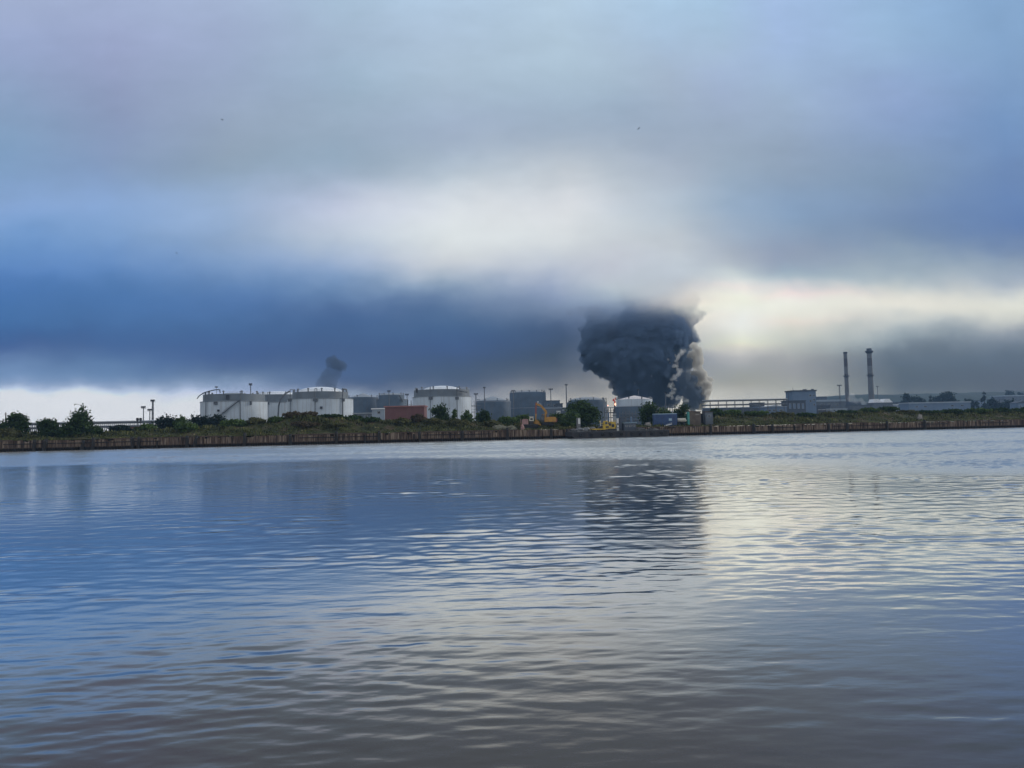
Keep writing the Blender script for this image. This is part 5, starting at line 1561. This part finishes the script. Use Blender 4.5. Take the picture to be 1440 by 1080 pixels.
# white funnel post
g = on_barge(868.7, -0.5); t = thing('vent_post', g, 'white square funnel right of the yellow deck crane', 'funnel')
h = Z(868.7, 589, g.y) - g.z
b = MB(); b.box((0, 0, h / 2), (0.55, 0.5, h)); b.box((0, 0, h + 0.06), (0.7, 0.64, 0.14)); b.build('casing', MT['white_paint'], t)
b = MB(); b.box((0.02, -0.27, h * 0.55), (0.36, 0.05, h * 0.18)); b.box((0, -0.27, h * 0.25), (0.3, 0.05, 0.3)); b.build('louvre', MT['dark_steel'], t)
# dark deck cabin beside the funnel
g = on_barge(884, 0.6); t = thing('deck_cabin', g, 'low dark deck cabin with a pale blue roof edge on the barge', 'deck cabin', rz=BRZ)
h = Z(884, 595, g.y) - g.z
b = MB(); b.box((0, 0, h / 2), (3.6, 2.4, h)); b.build('wall', MT['dark_wall'], t)
b = MB(); b.box((0, 0, h + 0.06), (3.9, 2.7, 0.14)); b.build('roof', MT['blue_roof'], t)
for x in (-1.1, 0.0, 1.1):
    f = MB(); f.box((x, -1.22, h * 0.62), (0.7, 0.06, 0.5)); fo = f.build('window', MT['pale_steel'], t)
    f = MB(); f.box((x, -1.26, h * 0.62), (0.56, 0.04, 0.38)); f.build('pane', MT['glass'], fo)
g = on_barge(872, 0.9); t = thing('tool_locker', g, 'black upright locker between white funnel and deck cabin', 'locker', rz=BRZ)
h = Z(872, 588, g.y) - g.z
b = MB(); b.box((0, 0, h / 2), (0.8, 0.8, h)); b.build('body', MT['dark_steel'], t)
b = MB(); b.box((0, -0.42, h * 0.5), (0.7, 0.05, h * 0.9)); b.build('door', MT['dark_wall'], t)
# white box
g = on_barge(813.5, 2.2); t = thing('white_locker', g, 'small white upright locker in front of the big round tree', 'locker', rz=BRZ)
h = Z(813.5, 587.5, g.y) - g.z
b = MB(); b.box((0, 0, h / 2), (0.95, 0.8, h)); b.build('body', MT['tarp'], t)
b = MB(); b.box((0.1, -0.42, h * 0.75), (0.6, 0.06, h * 0.4)); b.build('door', MT['white_paint'], t)


def lump(px, off, w, h, label, m, name, cat, seed, where='barge', group=None):
    g = on_barge(px, off) if where == 'barge' else place(px, off)
    rs = random.Random(seed)
    nlat, nlon = 9, 16
    V = []
    for i in range(nlat):
        a = (i / (nlat - 1)) * math.pi / 2
        for j in range(nlon):
            th = 2 * math.pi * j / nlon
            p = Vector((math.cos(th) * math.cos(a), math.sin(th) * math.cos(a), math.sin(a)))
            n = 1 + 0.38 * mnoise.noise(p * 1.9 + Vector((seed * 3.1, 0, 0))) + 0.18 * mnoise.noise(p * 4.5 + Vector((0, seed, 0)))
            V.append((p.x * w / 2 * n, p.y * w * 0.42 * n, max(p.z * h * n, -0.02) - 0.02))
    fs = []
    for i in range(nlat - 1):
        for j in range(nlon):
            k2 = (j + 1) % nlon
            fs.append((i * nlon + j, i * nlon + k2, (i + 1) * nlon + k2, (i + 1) * nlon + j))
    bb = MB(); bb.add(V, fs)
    o = bb.build(name, MT[m])
    o.location = g
    tag(o, label, cat, group)


GH = 'heaps on the barge deck'
lump(805, 0.5, 2.6, 0.75, 'dark heap of scrap at the left end of the barge', 'deck', 'scrap_heap', 'heap', 1, group=GH)
lump(815, -0.4, 3.0, 1.0, 'grey covered heap on the barge below the white locker', 'tarp', 'covered_heap', 'heap', 2, group=GH)
lump(825, 0.2, 2.6, 1.15, 'tallest grey covered heap left of the yellow deck crane', 'tarp', 'covered_heap', 'heap', 3, group=GH)
lump(834, 0.8, 2.2, 1.2, 'grey heap directly behind the yellow platform of the deck crane', 'tarp', 'covered_heap', 'heap', 4, group=GH)
lump(900, -0.4, 3.6, 0.7, 'flat dark heap of chain at the right half of the barge', 'deck', 'chain_heap', 'heap', 5, group=GH)
lump(918, -0.2, 3.0, 0.55, 'low dark heap at the right end of the barge', 'deck', 'scrap_heap', 'heap', 6, group=GH)
lump(911, 4.0, 2.0, 1.3, 'pale rounded boulder left of the blue container', 'stone', 'boulder', 'boulder', 7, 'land')
lump(703, 3.5, 4.6, 1.3, 'low pile of pale cut reeds on the quay left of the old crane', 'reed', 'reed_pile', 'pile', 8, 'land')
lump(717, 3.0, 3.4, 1.1, 'pale spoil heap at the left track of the old crane', 'reed', 'spoil_heap', 'heap', 9, 'land')
lump(1294, 4.0, 1.5, 1.7, 'round pale boulder on the right bank near the rightmost pile', 'stone', 'boulder', 'boulder', 10, 'land')
lump(735, 2.5, 1.2, 1.4, 'reddish brown rusty drum heap left of the old crane', 'pinkish', 'rust_heap', 'heap', 12, 'land')

# ------------------------------------------------------------------ smoke
def smoke_mesh(name, spheres, parent, material, voxel, disp, Yc):
    """Union of billows, remeshed and given cauliflower relief."""
    import bmesh
    bm = bmesh.new()
    for (px, py, rp, dy) in spheres:
        Y = Yc + dy
        c = at(px, py, Y); r = rp * Y / F
        bmesh.ops.create_icosphere(bm, subdivisions=3, radius=r, matrix=Matrix.Translation(c))
    me = bpy.data.meshes.new(name); bm.to_mesh(me); bm.free()
    tmp = bpy.data.objects.new(name + '_draft', me); COL.objects.link(tmp)
    rm = tmp.modifiers.new('r', 'REMESH'); rm.mode = 'VOXEL'; rm.voxel_size = voxel
    for i, (size, st, typ) in enumerate(disp):
        tx = bpy.data.textures.new(f'{name}_{i}', typ)
        tx.noise_scale = size
        if typ == 'VORONOI':
            tx.distance_metric = 'DISTANCE'; tx.noise_intensity = 1.0
        d = tmp.modifiers.new(f'd{i}', 'DISPLACE'); d.texture = tx; d.texture_coords = 'GLOBAL'; d.strength = st; d.mid_level = 0.4
    dg = bpy.context.evaluated_depsgraph_get()
    m2 = bpy.data.meshes.new_from_object(tmp.evaluated_get(dg))
    bpy.data.objects.remove(tmp); bpy.data.meshes.remove(me)
    m2.name = name
    m2.materials.clear(); m2.materials.append(material)
    o = bpy.data.objects.new(name, m2); COL.objects.link(o)
    if parent is not None:
        o.parent = parent
        o.matrix_parent_inverse = Matrix.Translation(-Vector(parent.location))
    return o


def smoke_mat(name, color, dens, aniso=0.2, fade=None, noise=0.0, nscale=0.05):
    m = bpy.data.materials.new(name)
    nt, nd, lk = nodes_of(m); nd.remove(nd['Principled BSDF'])
    pv = N(nt, 'ShaderNodeVolumePrincipled'); pv.inputs['Color'].default_value = (*color, 1); pv.inputs['Anisotropy'].default_value = aniso
    pv.inputs['Density'].default_value = dens
    lk.new(pv.outputs[0], nd['Material Output'].inputs['Volume'])
    if fade or noise:
        g = N(nt, 'ShaderNodeNewGeometry'); sp = N(nt, 'ShaderNodeSeparateXYZ'); lk.new(g.outputs['Position'], sp.inputs[0])
        nz = N(nt, 'ShaderNodeTexNoise'); nz.inputs['Scale'].default_value = nscale; nz.inputs['Detail'].default_value = 5
        lk.new(g.outputs['Position'], nz.inputs['Vector'])
        z = N(nt, 'ShaderNodeMath', operation='MULTIPLY_ADD'); lk.new(nz.outputs['Fac'], z.inputs[0]); z.inputs[1].default_value = noise; lk.new(sp.outputs['Z'], z.inputs[2])
        stops = fade
        prev = None
        cur = None
        mr = N(nt, 'ShaderNodeMapRange', interpolation_type='SMOOTHSTEP'); lk.new(z.outputs[0], mr.inputs['Value'])
        mr.inputs['From Min'].default_value = fade[0]; mr.inputs['From Max'].default_value = fade[1]
        mr.inputs['To Min'].default_value = 1.0; mr.inputs['To Max'].default_value = 0.0
        pw = N(nt, 'ShaderNodeMath', operation='POWER'); lk.new(mr.outputs[0], pw.inputs[0]); pw.inputs[1].default_value = 4.4
        ml = N(nt, 'ShaderNodeMath', operation='MULTIPLY'); lk.new(pw.outputs[0], ml.inputs[0]); ml.inputs[1].default_value = dens
        lk.new(ml.outputs[0], pv.inputs['Density'])
    return m


YS = 800.0
zf = lambda py: Z(900, py, YS)
SP = thing('smoke_plume', (X(920, YS), YS, FLAT), 'huge dark billowing smoke column rising from the burning terminal', 'smoke', 'smoke plumes')
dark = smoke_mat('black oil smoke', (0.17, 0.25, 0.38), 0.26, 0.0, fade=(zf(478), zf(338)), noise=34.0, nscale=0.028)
main = [(884, 556, 19, 0), (905, 556, 24, -10), (932, 556, 24, 0), (882, 536, 21, -5), (908, 533, 28, -10), (938, 530, 26, 0), (872, 545, 9, -15),
        (855, 508, 27, 0), (842, 490, 28, -10), (838, 470, 24, -5), (842, 452, 22, 0), (832, 500, 16, -18), (831, 510, 13, -4), (838, 512, 14, 4), (846, 519, 14, -10), (850, 512, 20, 0), (864, 525, 14, -8),
        (880, 503, 36, -18), (918, 503, 36, -20), (946, 505, 26, -5), (898, 465, 42, -10), (936, 468, 36, -15), (958, 462, 24, 0),
        (858, 432, 22, 5), (884, 430, 34, 0), (920, 428, 38, -5), (954, 438, 26, 0), (974, 448, 14, 0), (966, 480, 17, -5), (984, 440, 9, 0),
        (868, 412, 22, 5), (902, 392, 34, 0), (822, 470, 7, -4), (819, 486, 8, -4), (821, 499, 8, -4), (829, 510, 8, -4), (842, 521, 7, -4), (854, 527, 7, -4), (863, 540, 6, -4), (867, 551, 6, -4), (848, 436, 13, 0), (838, 446, 12, -4), (955, 552, 12, -20), (950, 540, 12, -20), (962, 557, 10, -30), (940, 404, 32, 0), (966, 424, 22, 0)]
rs_ = random.Random(3)
extra = []
for (px, py, r, dy) in main:
    if py > 430:
        for _ in range(9):
            a = rs_.uniform(0, 6.28)
            extra.append((px + math.cos(a) * r * 0.85, py + math.sin(a) * r * 0.85, r * rs_.uniform(0.20, 0.36), dy + rs_.uniform(-14, 6)))
extra = [e for e in extra if not (e[0] < 858 and e[1] > 522) and not (e[0] > 972 and e[1] < 530)]
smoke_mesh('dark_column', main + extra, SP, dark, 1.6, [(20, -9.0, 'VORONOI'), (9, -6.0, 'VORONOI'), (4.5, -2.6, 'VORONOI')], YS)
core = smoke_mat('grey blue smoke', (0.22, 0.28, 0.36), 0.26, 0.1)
rb = smoke_mat('smoke with painted sunlight', (0.95, 0.91, 0.83), 0.40, 0.1)
rsd = random.Random(9)


def puffs(pts, rmin, rmax, dy, jit, n):
    out = []
    for (x, y) in pts:
        px, py = 740 + x / 4.8, 380 + y / 4.8
        for _ in range(n):
            out.append((px + rsd.gauss(0, jit), py + rsd.gauss(0, jit), rsd.uniform(rmin, rmax), dy + rsd.uniform(-8, 8)))
    return out


# sunlight put into the colour of these cream puffs; darker smoke rolls in front
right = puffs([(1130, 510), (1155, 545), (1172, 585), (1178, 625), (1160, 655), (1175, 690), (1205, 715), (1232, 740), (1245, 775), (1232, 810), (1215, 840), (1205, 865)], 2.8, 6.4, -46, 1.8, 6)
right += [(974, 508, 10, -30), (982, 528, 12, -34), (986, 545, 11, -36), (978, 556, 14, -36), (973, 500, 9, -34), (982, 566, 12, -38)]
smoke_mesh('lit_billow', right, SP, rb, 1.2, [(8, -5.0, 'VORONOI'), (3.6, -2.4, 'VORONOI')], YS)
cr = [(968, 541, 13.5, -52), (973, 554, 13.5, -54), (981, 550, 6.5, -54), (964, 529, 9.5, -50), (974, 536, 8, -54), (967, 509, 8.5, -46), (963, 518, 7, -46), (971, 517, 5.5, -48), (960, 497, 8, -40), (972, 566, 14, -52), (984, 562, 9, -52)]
cx = []
for (px, py, r, dy) in cr:
    for _ in range(7):
        a = rsd.uniform(0, 6.28); cx.append((px + math.cos(a) * r * 0.8, py + math.sin(a) * r * 0.8, r * rsd.uniform(0.22, 0.4), dy - rsd.uniform(-4, 6)))
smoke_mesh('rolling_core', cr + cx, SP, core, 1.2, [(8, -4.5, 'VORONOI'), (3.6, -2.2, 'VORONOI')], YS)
fringe = puffs([(1070, 545), (1050, 560), (1030, 580), (1018, 610), (1010, 640), (1022, 662), (1040, 682), (1022, 705), (1002, 725), (985, 748), (975, 775), (988, 800), (1000, 820), (985, 840)], 1.4, 3.8, -60, 1.8, 6)
fringe += puffs([(1000, 545), (1003, 575), (1008, 600), (960, 600), (970, 625)], 0.8, 1.8, -58, 0.8, 3)
fringe += puffs([(1060, 682), (1085, 684), (1110, 690), (1140, 674)], 1.0, 2.6, -66, 0.9, 3)
fringe += puffs([(1165, 792), (1190, 798), (1208, 815), (1214, 838)], 0.8, 2.0, -66, 0.9, 3)
fringe += puffs([(955, 838), (985, 855), (1015, 866), (1045, 866), (1075, 876), (1095, 886)], 1.8, 3.8, -62, 1.2, 3)
smoke_mesh('backlit_fringe', fringe, SP, smoke_mat('smoke edge with painted backlight', (0.95, 0.92, 0.86), 0.17, 0.1), 0.8, [(4.5, -3.2, 'VORONOI'), (2.0, -1.4, 'VORONOI')], YS)  # thin smoke edges, their backlight put into the pale colour
wisp = smoke_mat('thin drifting smoke', (0.25, 0.26, 0.3), 0.010, 0.1)
smoke_mesh('drifting_wisp', [(836, 440, 14, 0), (818, 438, 10, 0), (802, 438, 8, 0), (786, 438, 6, 0), (774, 438, 4, 0)], SP, wisp, 2.0, [(12, -5.0, 'CLOUDS')], YS)

smoke_mesh('drifting_tail', [(986, 441, 10, 0), (996, 437, 7, 0), (1004, 434, 4, 0)], SP, wisp, 2.0, [(12, -5.0, 'CLOUDS')], YS)

S2 = thing('smoke_plume', (X(462, 1250), 1250, FLAT), 'small faint smoke puff rising behind the second white tank', 'smoke', 'smoke plumes')
thin = smoke_mat('thin distant smoke', (0.10, 0.13, 0.18), 0.085, 0.0)
thin2 = smoke_mat('thinner distant smoke', (0.10, 0.13, 0.18), 0.050, 0.0)
smoke_mesh('upper_puff', [(464, 508, 7, 0), (472, 511, 9, 0), (480, 514, 8, 0), (483, 519, 5, 0), (462, 513, 5, 0), (470, 503, 5, 0)], S2, thin, 2.0, [(12, -6.0, 'CLOUDS')], 1250)
smoke_mesh('lower_puff', [(461, 524, 7, 0), (466, 529, 8, 0), (456, 533, 8, 0), (452, 537, 7, 0), (460, 540, 9, 0), (470, 536, 6, 0), (458, 552, 8, 0), (463, 518, 6, 0), (466, 520, 6, 0), (468, 524, 6, 0), (474, 526, 7, 0), (477, 521, 6, 0), (457, 526, 6, 0), (449, 542, 6, 0), (467, 545, 8, 0)], S2, thin2, 2.0, [(12, -6.0, 'CLOUDS')], 1250)

# white steam near the chimneys
steam = smoke_mat('white steam', (0.95, 0.95, 0.95), 0.030, 0.2)
o = smoke_mesh('steam_cloud', [(1196, 562, 5, 0), (1203, 564, 5, 0), (1210, 563, 4, 0), (1198, 556, 4, 0), (1215, 567, 4, 0), (1222, 566, 3, 0), (1193, 552, 2.5, 0)], None, steam, 1.6, [(10, -4.0, 'CLOUDS')], 980)
tag(o, 'thin white steam drifting between the two chimney feet', 'steam')

# flame at the foot of the smoke
fm = bpy.data.materials.new('flame glow'); nt, nd, lk = nodes_of(fm); nd.remove(nd['Principled BSDF'])
em = N(nt, 'ShaderNodeEmission'); em.inputs['Color'].default_value = (1.0, 0.50, 0.34, 1); em.inputs['Strength'].default_value = 2.2
lk.new(em.outputs[0], nd['Material Output'].inputs['Surface'])
fr = bpy.data.materials.new('red flame'); nt, nd, lk = nodes_of(fr); nd.remove(nd['Principled BSDF'])
em = N(nt, 'ShaderNodeEmission'); em.inputs['Color'].default_value = (0.55, 0.06, 0.03, 1); em.inputs['Strength'].default_value = 0.5
lk.new(em.outputs[0], nd['Material Output'].inputs['Surface'])
YF = 690
g = spot(865, YF); t = thing('fire', g, 'small red flame with a bright core at the left foot of the smoke', 'fire')
def blob(name, pts, m):
    b = MB()
    for (px, py, rx, rz_) in pts:
        c = (X(px, YF) - g.x, 0, Z(px, py, YF) - g.z); k = YF / F
        b.lathe([(0.05, -rz_ * k), (rx * k * 0.8, -rz_ * k * 0.5), (rx * k, 0), (rx * k * 0.6, rz_ * k * 0.5), (0.05, rz_ * k)], c, 12)
    b.build(name, m, t, True)
blob('red_tongue', [(863.8, 562.5, 1.6, 2.0), (866.3, 560.5, 0.9, 2.2), (865.5, 565, 1.2, 2.0)], fr)
blob('bright_core', [(866.0, 568.3, 1.3, 2.2), (855.5, 570.2, 0.8, 1.0)], fm)
b = MB(); b.tube((0.3, 1.2, 0), (0.3, 1.2, Z(865, 566, YF) - FLAT), 0.9, 0.7, 10); b.tube((-6, 1.4, 0), (-6, 1.4, Z(855, 572, YF) - FLAT), 0.5, 0.5, 8); b.build('burnt_riser', MT['dark_steel'], t)
# pale pillar below
g = spot(864.5, 420); t = thing('valve_tower', g, 'narrow pale valve tower below the flame', 'tower')
h = Z(864.5, 581, 420) - FLAT
b = MB(); b.box((0, 0, h / 2), (1.6, 1.6, h)); b.build('column', MT['pale_steel'], t)
b = MB(); b.box((0, 0, h * 0.8), (2.8, 2.4, 0.25)); b.box((0, 0, h + 0.1), (2.4, 2.2, 0.2)); b.build('platform', MT['dark_steel'], t)
g = spot(871, 560); t = thing('floodlight', g, 'bright white floodlight right of the flame', 'lamp')
h = Z(871, 571, 560) - FLAT
b = MB(); b.tube((0, 0, 0), (0, 0, h - 0.6), 0.25, 0.18, 8); b.build('post', MT['steel'], t)
b = MB(); b.box((0, 0, h), (1.4, 0.6, 1.3)); b.build('lamp_head', MT['white_paint'], t)
b = MB(); b.box((0, -0.33, h), (1.1, 0.06, 1.0)); b.build('lens', MT['roof_white'], t)

# ------------------------------------------------------------------ birds
def bird(px, py, Y, span, bank, label):
    c = at(px, py, Y)
    b = MB()
    L = span * 0.32
    prof = [(0.01, -L), (0.06, -L * 0.7), (0.10, -L * 0.1), (0.09, L * 0.4), (0.05, L * 0.8), (0.01, L)]
    V0 = MB(); V0.lathe(prof, n=8)
    for p in V0.v:
        b.v.append((p[2], p[1], p[0]))
    b.f = list(V0.f)
    for s in (-1, 1):
        w = span / 2
        rt = [(-0.14, 0.05 * s, 0.05), (0.16, 0.05 * s, 0.05), (0.12, s * w * 0.5, 0.22), (-0.14, s * w * 0.5, 0.22), (-0.02, s * w, 0.10), (-0.16, s * w, 0.10)]
        lo = [(x, y, z - 0.03) for x, y, z in rt]
        b.add(rt + lo, [(0, 1, 2, 3), (3, 2, 4, 5), (9, 8, 7, 6), (11, 10, 8, 9), (0, 6, 7, 1), (1, 7, 8, 2), (2, 8, 10, 4), (4, 10, 11, 5), (5, 11, 9, 3), (3, 9, 6, 0)])
    b.add([(-L, 0.0, 0.0), (-L - 0.22, 0.12, 0.0), (-L - 0.22, -0.12, 0.0), (-L, 0, 0.03), (-L - 0.22, 0.12, 0.03), (-L - 0.22, -0.12, 0.03)], [(0, 1, 2), (5, 4, 3), (0, 3, 4, 1), (1, 4, 5, 2), (2, 5, 3, 0)])
    o = b.build('bird', MT['bird'])
    o.location = c; o.rotation_euler = (R(bank), 0, R(35 + px % 40))
    tag(o, label, 'bird', 'birds in the sky')


bird(312.5, 168.5, 260, 1.3, 20, 'tiny dark bird in the upper left sky')
bird(898.5, 181, 260, 1.3, -35, 'tiny dark bird in the sky above the smoke')
bird(248.5, 356, 300, 1.2, 10, 'tiny faint bird in the blue cloud gap on the left')
